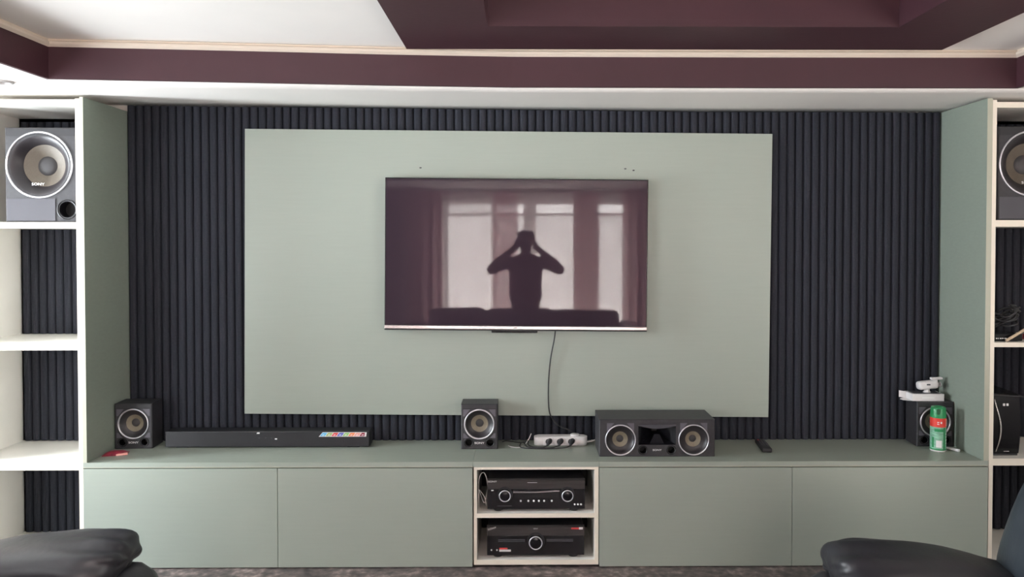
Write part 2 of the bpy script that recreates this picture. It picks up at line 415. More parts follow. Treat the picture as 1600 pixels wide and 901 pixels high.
# plum frame on the tray ceiling, with a recess inside
zr = 2.345
b_ = MB()
for (x0, x1, y0, y1) in ((ROX0, RX0, ROY0, ROY1), (RX1, ROX1, ROY0, ROY1), (RX0, RX1, RY1, ROY1), (RX0, RX1, ROY0, RY0)):
    b_.box(x0, x1, y0, y1, zr, ZT-.0005)
th = .02; zi = 2.456
ZT2 = ZT-.0004
b_.box(RX0-th, RX0, RY0-th, RY1+th, ZT2, zi); b_.box(RX1, RX1+th, RY0-th, RY1+th, ZT2, zi)
b_.box(RX0, RX1, RY1, RY1+th, ZT2, zi); b_.box(RX0, RX1, RY0-th, RY0, ZT2, zi); b_.box(RX0-th, RX1+th, RY0-th, RY1+th, zi, zi+.02)
struct(b_, 'trim_3', 'purple', 'plum frame with a raised recess on the tray ceiling')

# recessed downlight in the soffit
c0 = at(2, 127, Z=ZS)
dl = thing('ceiling_downlight', 'small round recessed downlight in the white ceiling border, above the left shelves', 'ceiling light', (c0.x, c0.y, ZS-.008))
MB().lathe([(.046, .008), (.046, .003), (.042, 0), (.034, 0), (.030, .004), (.030, .0079)], axis='Z').build('trim_ring', 'dlring', dl)
MB().lathe([(.030, .0076), (.029, .006), (.012, .004), (0, .0035)], axis='Z').build('lens', 'silver', dl)

# ------------------------------------------------------------------ fluted cladding
def flutes(mb, x0, x1, z0, z1, yb, pitch=.0412, depth=.019, ztop=None, jitter=0.0):
    n = max(1, round((x1-x0)/pitch)); p = (x1-x0)/n
    prof = [(0.00, 0.22), (0.06, 0.62), (0.20, 0.90), (0.42, 1.0), (0.64, 0.97), (0.80, 0.80), (0.90, 0.45), (0.94, 0.10)]
    cols = []
    for i in range(n):
        for t, d in prof: cols.append((x0+(i+t)*p, yb-depth*d-.003))
    cols.append((x1, yb-.003))
    bot = []; mid = []
    full = [(x0, yb)]+cols+[(x1, yb)]
    def zt(x): return ztop(x) if ztop else z1
    A = [mb.bm.verts.new((x, y, z0)) for x, y in full]; B = [mb.bm.verts.new((x, y, zt(x))) for x, y in full]
    fs = [mb.bm.faces.new((A[i], A[i+1], B[i+1], B[i])) for i in range(len(full)-1)]
    fs += [mb.bm.faces.new((A[-1], A[0], B[0], B[-1]))]
    mb._mark(fs, False)
    mb._mark([mb.bm.faces.new(A[::-1]), mb.bm.faces.new(B)])
    return mb
CZ = 0.530                                          # cabinet top height
AX0, AX1 = -1.999, 2.138                            # alcove between the green side panels
mb = MB(); flutes(mb, AX0+.001, AX1-.001, CZ+.001, 2.2, -.001, ztop=lambda x: zback(x)-.0035)
cl = mb.build('fluted_wall_panel', 'slat'); tag(cl, 'charcoal vertical fluted panelling covering the wall behind the television board', 'wall panel'); rebase(cl)

# ------------------------------------------------------------------ wall unit
FR = -.42                                           # front plane of the unit
def tower(name, label, xo, xi, xg, side):
    """xo outer inner-face x, xi face of the white panel on the opening side, xg alcove face of the green panel"""
    root = thing(name, label, 'shelf unit', ((xo+xi)/2, -.21, 0))
    t = .018; s = 1 if side == 'L' else -1
    lo, hi = (xo, xi) if side == 'L' else (xi, xo)
    # panels
    MB().box(xo, xo-s*t, FR, -.002, FZ, 2.192, .001).build('side_panel', 'white', root, world=True)
    p = MB().use('white').box(xi, xi+s*.019, FR+.002, -.002, FZ, 2.196).use('stile').box(xi, xi+s*.019, FR, FR+.002, FZ, 2.196)
    p.build('side_panel', None, root, world=True)
    p = MB().use('greenside').box(xi+s*.0195, xg, FR+.002, -.002, CZ+.0005, 2.203).use('greenedge').box(xi+s*.0195, xg, FR, FR+.002, CZ+.0005, 2.203)
    p.build('outer_panel', None, root, 'sage green outer panel facing the television', world=True)
    shelves = [(2.166, 2.192), (1.607, 1.634), (1.048, 1.076), (.496, .530), (FZ, .062)] if side == 'L' else \
              [(2.160, 2.186), (1.614, 1.644), (1.058, 1.079), (.508, .540), (FZ, .062)]
    for z0, z1 in shelves:
        p = MB().use('white').box(lo, hi, FR+.002, -.002, z0, z1).use('stile').box(lo, hi, FR, FR+.002, z0, z1)
        p.build('shelf', None, root, world=True)
        MB().box(lo-.01, hi+.01, -.0019, -.0005, .03, 2.19).build('back_panel', 'white', root, world=True)
    # fluted sheets, one per compartment, cut a little short of the shelf below
    x0, x1 = (xo+.012, xi-.001) if side == 'L' else (xi+.001, xo-.012)
    for (a, c), gap in zip(zip(shelves[1:], shelves), (.02, .002, .004, .004)):
        ztop = c[0]-.001 if c is not shelves[0] else c[0]-.018
        sh = flutes(MB(), x0+.001, x1, a[1]+gap, ztop, -.002, pitch=.0405)
        sh.build('fluted_sheet', 'slat', root, 'charcoal fluted sheet', world=True)
    return root, shelves
towL, shL = tower('shelf_tower', 'tall white open shelf tower left of the television wall with empty lower shelves', -2.548, -2.035, AX0, 'L')
towR, shR = tower('shelf_tower', 'tall white open shelf tower right of the television wall, cut off by the photo edge', 2.690, 2.181, AX1, 'R')

def cabinet(name, label, x0, x1, doors, cat='cabinet'):
    root = thing(name, label, cat, ((x0+x1)/2, -.21, 0))
    MB().use('green').box(x0, x1, FR+.001, -.001, CZ-.024, CZ-.0015).use('greentop').box(x0, x1, FR+.001, -.001, CZ-.0015, CZ).use('greenedge').box(x0, x1, FR, FR+.001, CZ-.024, CZ-.0205).use('green').box(x0, x1, FR, FR+.001, CZ-.0205, CZ).build('cabinet_top', None, root, world=True)
    zb = .046
    b = MB(); b.box(x0+.001, x0+.018, FR+.021, -.002, zb, CZ-.0245); b.box(x1-.018, x1-.001, FR+.021, -.002, zb, CZ-.0245); b.box(x0+.018, x1-.018, FR+.021, -.002, zb, zb+.018); b.box(x0+.018, x1-.018, -.02, -.002, zb+.018, CZ-.0245)
    b.build('carcass', 'white', root, world=True)
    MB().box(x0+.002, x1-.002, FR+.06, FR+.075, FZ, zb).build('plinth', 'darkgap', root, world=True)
    for d0, d1 in doors:
        MB().box(d0+.0012, d1-.0012, FR-.002, FR+.017, .044, CZ-.0285, .0008).build('door', 'green', root, world=True)
    return root
cabinet('media_cabinet', 'long low sage green cabinet left of the amplifier niche', -2.0155, -.2285, [(-2.0155, -1.126), (-1.126, -.2285)])
cabinet('media_cabinet', 'long low sage green cabinet right of the amplifier niche', .3555, 2.1595, [(.3555, 1.2485), (1.2485, 2.1595)])
# open niche in the middle
nx0, nx1 = -.2275, .3545
root = thing('open_niche_cabinet', 'open cream edged niche with two compartments holding the amplifiers', 'cabinet', (.063, -.21, 0))
MB().use('green').box(nx0, nx1, FR+.001, -.001, CZ-.024, CZ-.0015).use('greentop').box(nx0, nx1, FR+.001, -.001, CZ-.0015, CZ).use('green').box(nx0, nx1, FR, FR+.001, CZ-.024, CZ).build('cabinet_top', None, root, world=True)
for a, c in ((nx0+.004, nx0+.018), (nx1-.021, nx1-.002)):
    MB().use('white').box(a, c, FR+.003, -.003, .052, CZ-.0245).use('stile').box(a, c, FR+.001, FR+.003, .052, CZ-.0245).build('side_panel', None, root, world=True)
for z0, z1 in ((.052, .0745), (.2705, .2905), (CZ-.036, CZ-.0246)):
    MB().use('white').box(nx0+.0182, nx1-.0212, FR+.003, -.003, z0, z1).use('stile').box(nx0+.0182, nx1-.0212, FR+.001, FR+.003, z0, z1).build('shelf', None, root, world=True)
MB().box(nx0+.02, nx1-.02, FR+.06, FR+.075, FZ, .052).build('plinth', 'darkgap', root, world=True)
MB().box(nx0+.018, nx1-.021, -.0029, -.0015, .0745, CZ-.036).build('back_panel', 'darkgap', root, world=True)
for z0, z1 in ((.0745, .270), (.2905, CZ-.037)):
    flutes(MB(), -.150, .285, z0+.001, z1, -.004).build('fluted_sheet', 'slat', root, 'charcoal fluted sheet', world=True)

# ------------------------------------------------------------------ TV backing board (hangs about half a degree off level)
def rot_in_plane(cx, cz, a): return Matrix.Translation((cx, 0, cz)) @ Matrix.Rotation(a, 4, 'Y') @ Matrix.Translation((-cx, 0, -cz))
B1, B2, B3, B4 = -1.4008, 1.2597, 1.55+.5504, 1.55-.8874; RB = .0085
root = thing('television_backing_board', 'large sage green board mounted on the fluted wall behind the television', 'wall board', ((B1+B2)/2, -.034, B4))
R = rot_in_plane((B1+B2)/2, (B3+B4)/2, RB)
MB().box(B1, B2, -.044, -.0235, B3, B4, .0008, T=R).build('board', 'green', root, world=True)
for u, v in ((657, 262), (977, 263.5), (990, 266)):
    p = at(u, v, Y=-.0445); MB().lathe([(0, 0), (.006, .0002), (.006, .0008)], c=(p.x, -.0448, p.z), n=12, sx=1, sz=.55).build('screw_hole', 'greyplate', root, world=True)

# ------------------------------------------------------------------ television
T1, T2, T3, T4 = -.6848, .6265, 1.55+.3086, 1.55-.4498
root = thing('television', 'large flat screen television hung on the sage green board', 'television', ((T1+T2)/2, -.09, T4))
R = rot_in_plane((T1+T2)/2, (T3+T4)/2, RB)
MB().box(T1, T2, -.098, -.078, T4+.004, T3, .002, T=R).build('casing', 'blackgloss', root, world=True)
MB().box(T1+.15, T2-.15, -.0779, -.052, T4+.04, T3-.12, .006, T=R).build('rear_housing', 'blackplastic', root, world=True)
MB().box(T1+.005, T2-.005, -.1000, -.0981, T4+.0255, T3-.006, T=R).build('screen', 'screen', root, world=True)
MB().box(T1, T2, -.104, -.0982, T4+.0060, T4+.0225, .002, T=R).build('bottom_bezel', 'silver', root, 'brushed silver lower bezel', world=True)
MB().box(T1, T2, -.101, -.079, T4-.001, T4+.0038, T=R).build('lower_edge', 'blackplastic', root, world=True)
p = at(805, 517.5, Y=-.1); MB().box(p.x-.115, p.x+.115, -.101, -.083, T4-.0115, T4-.0012, .002, T=R).build('sensor_housing', 'blackgloss', root, world=True)
MB().box(p.x-.009, p.x+.009, -.1044, -.1040, T4+.012, T4+.016).build('logo', 'greyplate', root, world=True)
MB().box(-.25, .20, -.0519, -.0445, 1.30, 1.62).build('wall_bracket', 'blackplastic', root, world=True)

# power lead of the television
pts = [at(868, 513, Y=-.07), at(866, 530, Y=-.062), at(860, 562, Y=-.056), at(857, 600, Y=-.052), at(857.5, 636, Y=-.052), at(862, 652, Y=-.052), at(872, 664, Y=-.06), at(886, 670, Y=-.07), at(896, 676, Y=-.075), at(901, 681, Y=-.080)]
o = MB().tube(smooth_path(pts), .0033).build('power_cable', 'blackplastic'); tag(rebase(o), 'thin black cable hanging from the television down to the white power strip', 'cable')

# ------------------------------------------------------------------ loudspeakers
def driver(root, cx, cz, R, y0=0.0, depth=None, ringw=.0065, conef=.56, capf=.26, conem='cone'):
    """a round driver: surround bowl part with ring, cone and dust cap as sub-parts; opening at y0, recess along +Y"""
    d = depth or R*.40
    w = MB().lathe([(R, 0), (R*.97, .002), (R*.93, -.001), (R*.86, .004), (R*.80, .010), (R*.66, d*.50), (conef*R, d*.62)], c=(cx, y0, cz)).build('woofer', 'rubber', root)
    MB().lathe([(R+.0005, .001), (R+.0005, -.004), (R+.0005-ringw*.3, -.0055), (R-ringw*.8, -.005), (R-ringw, -.001), (R-ringw, .002)], c=(cx, y0, cz)).build('trim_ring', 'ring', w, 'silver trim ring')
    MB().lathe([(conef*R+.0004, d*.61), (capf*R*1.02, d)], c=(cx, y0, cz)).build('cone', conem, w, 'beige woven cone')
    MB().lathe([(capf*R*1.03, d*1.0), (capf*R*.9, d*.93), (capf*R*.6, d*.87), (capf*R*.3, d*.84), (0, d*.83)], c=(cx, y0, cz), n=32).build('dust_cap', 'cap', w)
    return w
def port(root, cx, cz, r, y0=0.0):
    return MB().use('blackgloss').lathe([(r*1.18, .0005), (r*1.15, -.002), (r*1.02, -.0015), (r*.92, .004), (r*.86, .02), (r*.86, .05)], c=(cx, y0, cz), n=32).use('darkgap').lathe([(r*.86, .05), (0, .05)], c=(cx, y0, cz), n=32).build('bass_port', None, root)
def small_speaker(label, loc, rz=0, W=.178, H=.222, D=.13, group=None):
    root = thing('satellite_speaker', label, 'speaker', loc, rz)
    b = MB(); cz = H*.555; R = W*.415; t = .004
    # cabinet shell: side, top, bottom, back (front closed by holed plates)
    x = W/2
    b.quad((-x, t, 0), (-x, D, 0), (-x, D, H), (-x, t, H)); b.quad((x, t, 0), (x, D, 0), (x, D, H), (x, t, H))
    b.quad((-x, t, H), (x, t, H), (x, D, H), (-x, D, H)); b.quad((-x, t, 0), (x, t, 0), (x, D, 0), (-x, D, 0)); b.quad((-x, D, 0), (x, D, 0), (x, D, H), (-x, D, H))
    # chamfer to the front plate
    e = .004
    o4 = [(-x, t, 0), (x, t, 0), (x, t, H), (-x, t, H)]; i4 = [(-x+e, 0, e), (x-e, 0, e), (x-e, 0, H-e), (-x+e, 0, H-e)]
    for k in range(4): b.quad(o4[k], o4[(k+1) % 4], i4[(k+1) % 4], i4[k])
    zp = .052
    b.holed(-x+e, x-e, zp, H-e, 0, 0, cz, R-.001)
    b.holed(-x+e, 0, e, zp, 0, -W*.295, .033, .0165, 32); b.holed(0, x-e, e, zp, 0, W*.295, .033, .0165, 32)
    bmesh.ops.remove_doubles(b.bm, verts=b.bm.verts[:], dist=1e-5)
    b.build('cabinet', 'black', root)
    for sx in (-1, 1):
        for a, c in ((cz+R*.52, H-.026), (zp+.003, cz-R*.60)):
            f = MB().prism([(sx*(x-.010), a), (sx*(x-.010), c), (sx*(R*.62), c), (sx*(R*.98), a)] if a > cz else [(sx*(x-.010), c), (sx*(x-.010), a), (sx*(R*.70), a), (sx*(R*.96), c)], -.0012, .0003, 'XZ')
            f.build('corner_plate', 'platelight', root)
    MB().box(-x+.008, x-.008, -.0006, .0004, H-.0245, H-.0225).build('seam', 'darkgap', root)
    driver(root, 0, cz, R)
    port(root, -W*.295, .033, .019); port(root, W*.295, .033, .019)
    text('SONY', .0135, 'lettering', root, 'logo', (0, -.0008, .031), sx=1.35)
    return root
p = at(749, 701.7, Z=CZ); small_speaker('black cube speaker standing in the middle of the cabinet top, below the television', (p.x, p.y, CZ))
p = at(208.7, 701, Z=CZ); small_speaker('black cube speaker beside the left sage green side panel', (p.x, p.y, CZ), rz=.05)
pR = at(1461, 697.5, Z=CZ); spkR = small_speaker('black cube speaker in the right corner, behind the spray can', (pR.x, pR.y, CZ), rz=-.06)

# centre channel speaker
p0 = at(936.5, 713.5, Z=CZ); p1 = at(1116.5, 712.5, Z=CZ)
W = (p1-p0).length; H = .176; D = .215
root = thing('centre_channel_speaker', 'long black horizontal speaker with two woofers and a horn, right of the power strip', 'speaker', ((p0.x+p1.x)/2, (p0.y+p1.y)/2, CZ))
b = MB(); x = W/2; t = .003; e = .003; R = .0365*1.0; Rw = .0365
wx = W*.317; wz = H*.45; Rw = .037*1.0
Rw = .0365*1.03
Rw = 24.5/330*0.5*2/2*1.0
Rw = .0745*1.0/2*2/2
Rw = .0725/1.0*0.5*2
Rw = .0725
Rw = min(Rw, H/2-.012)
b.quad((-x, t, 0), (-x, D, 0), (-x, D, H), (-x, t, H)); b.quad((x, t, 0), (x, D, 0), (x, D, H), (x, t, H))
b.quad((-x, t, H), (x, t, H), (x, D, H), (-x, D, H)); b.quad((-x, t, 0), (x, t, 0), (x, D, 0), (-x, D, 0)); b.quad((-x, D, 0), (x, D, 0), (x, D, H), (-x, D, H))
o4 = [(-x, t, 0), (x, t, 0), (x, t, H), (-x, t, H)]; i4 = [(-x+e, 0, e), (x-e, 0, e), (x-e, 0, H-e), (-x+e, 0, H-e)]
for k in range(4): b.quad(o4[k], o4[(k+1) % 4], i4[(k+1) % 4], i4[k])
hx = .098
b.holed(-x+e, -hx, e, H-e, 0, -wx, wz, Rw-.001); b.holed(hx, x-e, e, H-e, 0, wx, wz, Rw-.001)
hz0, hz1 = .056, .150                                # horn opening
b.quad((-hx, 0, hz1), (hx, 0, hz1), (hx, 0, H-e), (-hx, 0, H-e))
b.quad((-hx, 0, hz0), (-hx+.009, 0, hz0), (-hx+.009, 0, hz1), (-hx, 0, hz1)); b.quad((hx-.009, 0, hz0), (hx, 0, hz0), (hx, 0, hz1), (hx-.009, 0, hz1))
b.holed(-hx, 0, e, hz0, 0, -.067, .031, .0165, 32); b.holed(0, hx, e, hz0, 0, .067, .031, .0165, 32)
bmesh.ops.remove_doubles(b.bm, verts=b.bm.verts[:], dist=1e-5)
b.build('cabinet', 'black', root)
for s in (-1, 1):
    driver(root, s*wx, wz, Rw, conef=.50, capf=.23, ringw=.005)
    port(root, s*.067, .031, .019)
    f = MB()
    f.prism([(s*wx-.062, wz+.045), (s*wx-.062, H-.018), (s*wx+.062, H-.018), (s*wx+.062, wz+.045)], -.0008, .0002, 'XZ')
    # plate has the woofer in front of it, so cut to the corners only
    f.bm.free()
    for q in (-1, 1): MB().prism([(s*wx+q*.064, wz+Rw*.42), (s*wx+q*.064, H-.017), (s*wx+q*.030, H-.017), (s*wx+q*Rw*.72, wz+Rw*.74), (s*wx+q*.0645, wz+Rw*.52)][:4], -.0014, .0002, 'XZ').build('corner_plate', 'platelight', root)
# horn: flared recess with a throat and a curved upper lip
hw = hx-.009; zc = (hz0+hz1)/2+.004
rows = []
for k in range(7):
    q = k/6; sx = hw*(1-q)**1.3+.012*q if k < 6 else .012; sz = (hz1-hz0)/2*(1-q*.86); y = .085*q
    cz_ = (hz0+hz1)/2+(.006)*q
    rows.append([(-sx, y, cz_-sz), (0, y, cz_-sz), (sx, y, cz_-sz), (sx, y, cz_), (sx, y, cz_+sz), (0, y, cz_+sz), (-sx, y, cz_+sz), (-sx, y, cz_)])
b = MB().use('blackgloss'); b.grid(rows, smooth=False, closed=True); b.use('darkgap'); b.quad(rows[-1][0], rows[-1][2], rows[-1][4], rows[-1][6])
hn = b.build('horn', None, root, 'glossy black flared horn')
lip = [(-hw+2*hw*i/16, hz1-.003-.014*math.sin(PI*i/16)) for i in range(17)]
MB().prism([(-hw, hz1), (-hw, hz1-.004)]+[q for q in lip[1:-1]]+[(hw, hz1-.004), (hw, hz1)], -.004, .012, 'XZ').build('upper_lip', 'greyplate', hn)
MB().prism([(-.035, .058), (.035, .058), (.012, .105), (-.012, .105)], .006, .05, 'XZ').build('phase_plug', 'blackgloss', hn)
text('SONY', .012, 'lettering', root, 'logo', (0, -.0008, .031), sx=1.35)

# subwoofers in the towers
def subwoofer(label, loc, W=.325, H=.432, D=.33, mirror=1):
    root = thing('subwoofer', label, 'speaker', loc)
    x = W/2; zs = .118; b = MB(); R = .1525; cz = .262; e = .004; t = .004
    b.quad((-x, t, 0), (-x, D, 0), (-x, D, H), (-x, t, H)); b.quad((x, t, 0), (x, D, 0), (x, D, H), (x, t, H))
    b.quad((-x, t, H), (x, t, H), (x, D, H), (-x, D, H)); b.quad((-x, t, 0), (x, t, 0), (x, D, 0), (-x, D, 0)); b.quad((-x, D, 0), (x, D, 0), (x, D, H), (-x, D, H))
    o4 = [(-x, t, 0), (x, t, 0), (x, t, H), (-x, t, H)]; i4 = [(-x+e, 0, e), (x-e, 0, e), (x-e, 0, H-e), (-x+e, 0, H-e)]
    for k in range(4): b.quad(o4[k], o4[(k+1) % 4], i4[(k+1) % 4], i4[k])
    b.holed(-x+e, x-e, .104, H-e, 0, -.006*mirror, cz, R-.001, 64)
    pxx = .118*mirror
    if mirror > 0: b.holed(0, x-e, e, .104, 0, pxx, .058, .037, 40); b.quad((-x+e, 0, e), (0, 0, e), (0, 0, .104), (-x+e, 0, .104))
    else: b.holed(-x+e, 0, e, .104, 0, pxx, .058, .037, 40); b.quad((0, 0, e), (x-e, 0, e), (x-e, 0, .104), (0, 0, .104))
    bmesh.ops.remove_doubles(b.bm, verts=b.bm.verts[:], dist=1e-5)
    b.build('cabinet', 'black', root)
    g = MB(); g.box(-x+.006, x-.006, -.0015, .0, H-.040, H-.006); g.build('top_plate', 'blackplastic', root)
    a = MB(); a.box(-x+.006, .066 if mirror > 0 else -.066, -.003, -.0002, .006, .108, .001) if mirror > 0 else a.box(-.066, x-.006, -.003, -.0002, .006, .108, .001)
    a.build('lower_panel', 'greyplate', root, 'smoother grey lower panel')
    driver(root, -.006*mirror, cz, R, depth=.065, ringw=.008, conef=.63, capf=.285, conem='darkcone')
    port(root, pxx, .058, .040)
    text('SONY', .0165, 'lettering', root, 'logo', (-.018, .008, cz-.088), sx=1.35)
    return root
a = at(9, 345, Y=-.405); c = at(119, 345, Y=-.405)
subwoofer('large black subwoofer with a silver ringed cone on the top shelf of the left tower', (a.x+.1625, -.405, shL[1][1]))
a = at(1557, 345, Y=-.405)
subwoofer('large black subwoofer with a silver ringed cone on the top shelf of the right tower', (a.x+.1625+.004, -.405, shR[1][1]))

# ------------------------------------------------------------------ soundbar
a = at(258, 691, Y=-.16); c = at(577, 690, Y=-.16); zt_ = at(420, 673.5, Y=-.16).z
root = thing('soundbar', 'long slim black soundbar lying on the cabinet top against the left fluted wall', 'soundbar', ((a.x+c.x)/2, -.16, CZ))
MB().box(a.x, c.x, -.16, -.075, CZ+.004, zt_, .004).build('body', 'blackplastic', root, world=True)
MB().box(a.x+.004, c.x-.13, -.1612, -.1598, CZ+.007, zt_-.004).build('grille', 'blackplastic', root, world=True)
for q in (a.x+.08, c.x-.08): MB().box(q-.03, q+.03, -.15, -.08, CZ, CZ+.0045).build('foot', 'blackplastic', root, world=True)
l = at(403, 676.5, Y=-.162); MB().prism([(l.x-.008, l.z-.003), (l.x+.008, l.z-.003), (l.x+.008, l.z+.003), (l.x-.003, l.z+.003)], -.1619, -.1612, 'XZ').build('logo', 'lettering', root, world=True)
for k, (u, tx) in enumerate(((405, 'HDMI'), (415, 'USB'), (424, 'BT'))):
    l = at(u, 684, Y=-.162); MB().box(l.x-.004+.001*k, l.x+.004-.001*k, -.1618, -.1612, l.z-.001, l.z+.001).build('icon', 'platelight', root, world=True)
l = at(431, 685.5, Y=-.162); MB().box(l.x-.005, l.x+.006, -.1619, -.1612, l.z-.003, l.z+.003).build('standard_mark', 'lettering', root, world=True)
a0 = at(498, 682, Y=-.162); a1 = at(572, 675, Y=-.162); sk = (a1.z-a0.z)*.9
b = MB().use('whiteplastic'); b.prism([(a0.x, a0.z), (a1.x, a0.z), (a1.x+.003, a1.z), (a0.x+sk, a1.z)], -.1616, -.1610, 'XZ')
n = 8; wv = (a1.x-a0.x-.012)/n
for k, cn in enumerate(('cyan', 'olive', 'redp', 'blue', 'lime', 'orange', 'pink', 'wine')):
    x0 = a0.x+.006+k*wv; z0, z1 = a0.z+.0025, a1.z-.0025
    b.use(cn); b.prism([(x0, z0), (x0+wv-.0035, z0), (x0+wv+.009, z1), (x0+.0125, z1)] if k < n-1 else [(x0, z0), (x0+wv-.002, z0), (x0+wv+.000, z1), (x0+.0125, z1)], -.1620, -.1617, 'XZ')
    b.use('whiteplastic'); b.prism([(x0+.010, z0+.004), (x0+wv-.008, z0+.004), (x0+wv-.004, z0+.008), (x0+.014, z0+.008)], -.1623, -.16205, 'XZ')
b.build('sticker', None, root, 'strip of coloured feature squares', world=True)

# ------------------------------------------------------------------ power strip with its plugs
a = at(834.5, 696.5, Z=CZ); c = at(918, 696, Z=CZ); yf = a.y; W = c.x-a.x
cx = (a.x+c.x)/2
root = thing('power_strip', 'white power strip with rounded ends and black plugs between the speakers', 'power strip', (cx, yf, CZ))
def stadium(x0, x1, y0, y1, r, n=8):
    P = []
    for (ox, oy, a0_) in ((x1-r, y1-r, 0), (x0+r, y1-r, 90), (x0+r, y0+r, 180), (x1-r, y0+r, 270)):
        for k in range(n+1): a_ = math.radians(a0_+90*k/n); P.append((ox+r*math.cos(a_), oy+r*math.sin(a_)))
    return P
hh = .042
MB().prism(stadium(-W/2, W/2, 0, .062, .028), .002, hh, 'XY', smooth=True).build('body', 'whiteplastic', root)
MB().prism(stadium(-W/2+.008, W/2-.008, .007, .055, .022), hh, hh+.003, 'XY', smooth=True).build('top_rim', 'whiteplastic', root)
MB().lathe([(.023, hh+.0031), (.023, hh+.009), (.020, hh+.011), (0, hh+.011)], c=(W*.27, .031, 0), axis='Z').build('switch_button', 'whiteplastic', root)
sock = [-.062, -.006, .050]
for k, sx in enumerate(sock):
    s_ = MB(); s_.box(sx-.026, sx+.026, -.0035, .004, .004, hh-.002, .002); so = s_.build('socket', 'whiteplastic', root)
    MB().lathe([(0, -.0042), (.014, -.0042), (.0145, -.0034)], c=(sx, 0, .022), n=24).build('socket_recess', 'cap', so)
for k, sx in enumerate(sock):
    X = Matrix.Translation((cx+sx+.002, yf, CZ)) 
    pl = thing('power_plug', ['black plug in the leftmost socket of the power strip', 'black plug in the middle socket of the power strip', 'black plug in the rightmost socket of the power strip'][k], 'plug', (cx+sx+.002, yf-.0045, CZ+.024), group='plugs in the power strip')
    MB().tube([(.006, 0, .004), (.004, -.012, .003), (0, -.022, -.001), (-.006, -.030, -.008), (-.010, -.034, -.014)], [.0125, .0125, .010, .007, .005], n=12).build('plug_body', 'blackplastic', pl)
    e0 = Vector((cx+sx-.008, yf-.0385, CZ+.010))
    ends = [[(e0.x-.02, e0.y-.004, CZ+.0055), (e0.x-.05, e0.y+.004, CZ+.0035), (e0.x-.085, e0.y+.03, CZ+.0035), (cx-W/2-.03, yf+.03, CZ+.006), (cx-W/2-.028, yf+.05, CZ+.02)],
            [(e0.x-.03, e0.y-.008, CZ+.0045), (e0.x-.09, e0.y-.012, CZ+.0035), (e0.x-.15, e0.y+.008, CZ+.0035), (cx-W/2-.045, yf+.02, CZ+.004), (cx-W/2-.05, yf+.048, CZ+.004)],
            [(e0.x-.02, e0.y-.012, CZ+.0055), (e0.x-.08, e0.y-.022, CZ+.0035), (e0.x-.16, e0.y-.024, CZ+.0035), (e0.x-.24, e0.y+.0, CZ+.0035), (cx-W/2-.065, yf+.052, CZ+.004)]][k]
    mbx = MB().tube(smooth_path([e0]+ends), .0028, n=6); mbx.build('lead', 'blackplastic', pl, world=True)
# white leads left and right of the strip
pts = [at(794, 695.5, Z=CZ+.003), at(800, 698, Z=CZ+.003), at(812, 698.5, Z=CZ+.003), at(820, 694, Y=-.10), at(826, 686, Y=-.09), at(830, 677, Y=-.08)]
o = MB().tube(smooth_path(pts), .0021, n=6).build('white_cable', 'whiteplastic'); tag(rebase(o), 'thin white cable curling up left of the power strip', 'cable')
pts = [at(917, 690, Y=yf+.03), at(925, 688.5, Y=yf+.035), at(934, 686, Y=-.07), at(950, 688, Z=CZ+.004)]
pts[-1].y = -.06
o = MB().tube(smooth_path(pts), .0033, n=8).build('white_cable', 'whiteplastic'); tag(rebase(o), 'thick white mains cable running from the power strip behind the long speaker', 'cable')
pts = [at(785, 690, Z=CZ+.003), at(790, 688.6, Z=CZ+.003), at(800, 689.5, Z=CZ+.003), at(812, 691, Z=CZ+.003), at(824, 690, Z=CZ+.003)]
for q in pts: q.y = min(q.y, -.035)
o = MB().tube(smooth_path(pts), .002, n=6).build('black_cable', 'blackplastic'); tag(rebase(o), 'thin black cable lying at the foot of the fluted wall', 'cable')

# ------------------------------------------------------------------ remote control
a = at(1184, 688, Z=CZ); c = at(1202, 711, Z=CZ); ang = math.atan2(c.y-a.y, c.x-a.x)
L = min((c-a).length, .19)
root = thing('remote_control', 'black remote control lying on the cabinet top right of the long speaker', 'remote control', ((a.x+c.x)/2, (a.y+c.y)/2, CZ), ang)
body = MB(); body.box(-L/2, L/2, -.024, .024, 0, .022, .007, seg=3); body.build('body', 'blackplastic', root)
for i in range(7):
    for j in range(3):
        MB().lathe([(.0042, .0215), (.004, .0235), (0, .0237)], c=(-L/2+.03+i*.018, -.013+j*.013, 0), axis='Z', n=10).build('button', 'greyplate' if (i, j) != (0, 0) else 'redp', root)

# ------------------------------------------------------------------ spray can
p = at(1465.5, 706.5, Z=CZ); r = .0365; p = at(1465.5, 700, Y=p.y+r); p.z = CZ
root = thing('spray_can', 'green aerosol can with a red band standing before the right corner speaker', 'spray can', (p.x, p.y, CZ))
hc = .214
MB().lathe([(0, .001), (r*.9, 0), (r, .004), (r, .008)], axis='Z').build('base_rim', 'whiteplastic', root)
b = MB().use('canlight').lathe([(r*.985, .008), (r*.985, .120)], axis='Z').use('red').lathe([(r*.986, .120), (r*.986, .163)], axis='Z').use('cangreen').lathe([(r*.986, .008), (r*.99, .0085), (r*.99, .014), (r*.986, .0145)], axis='Z')
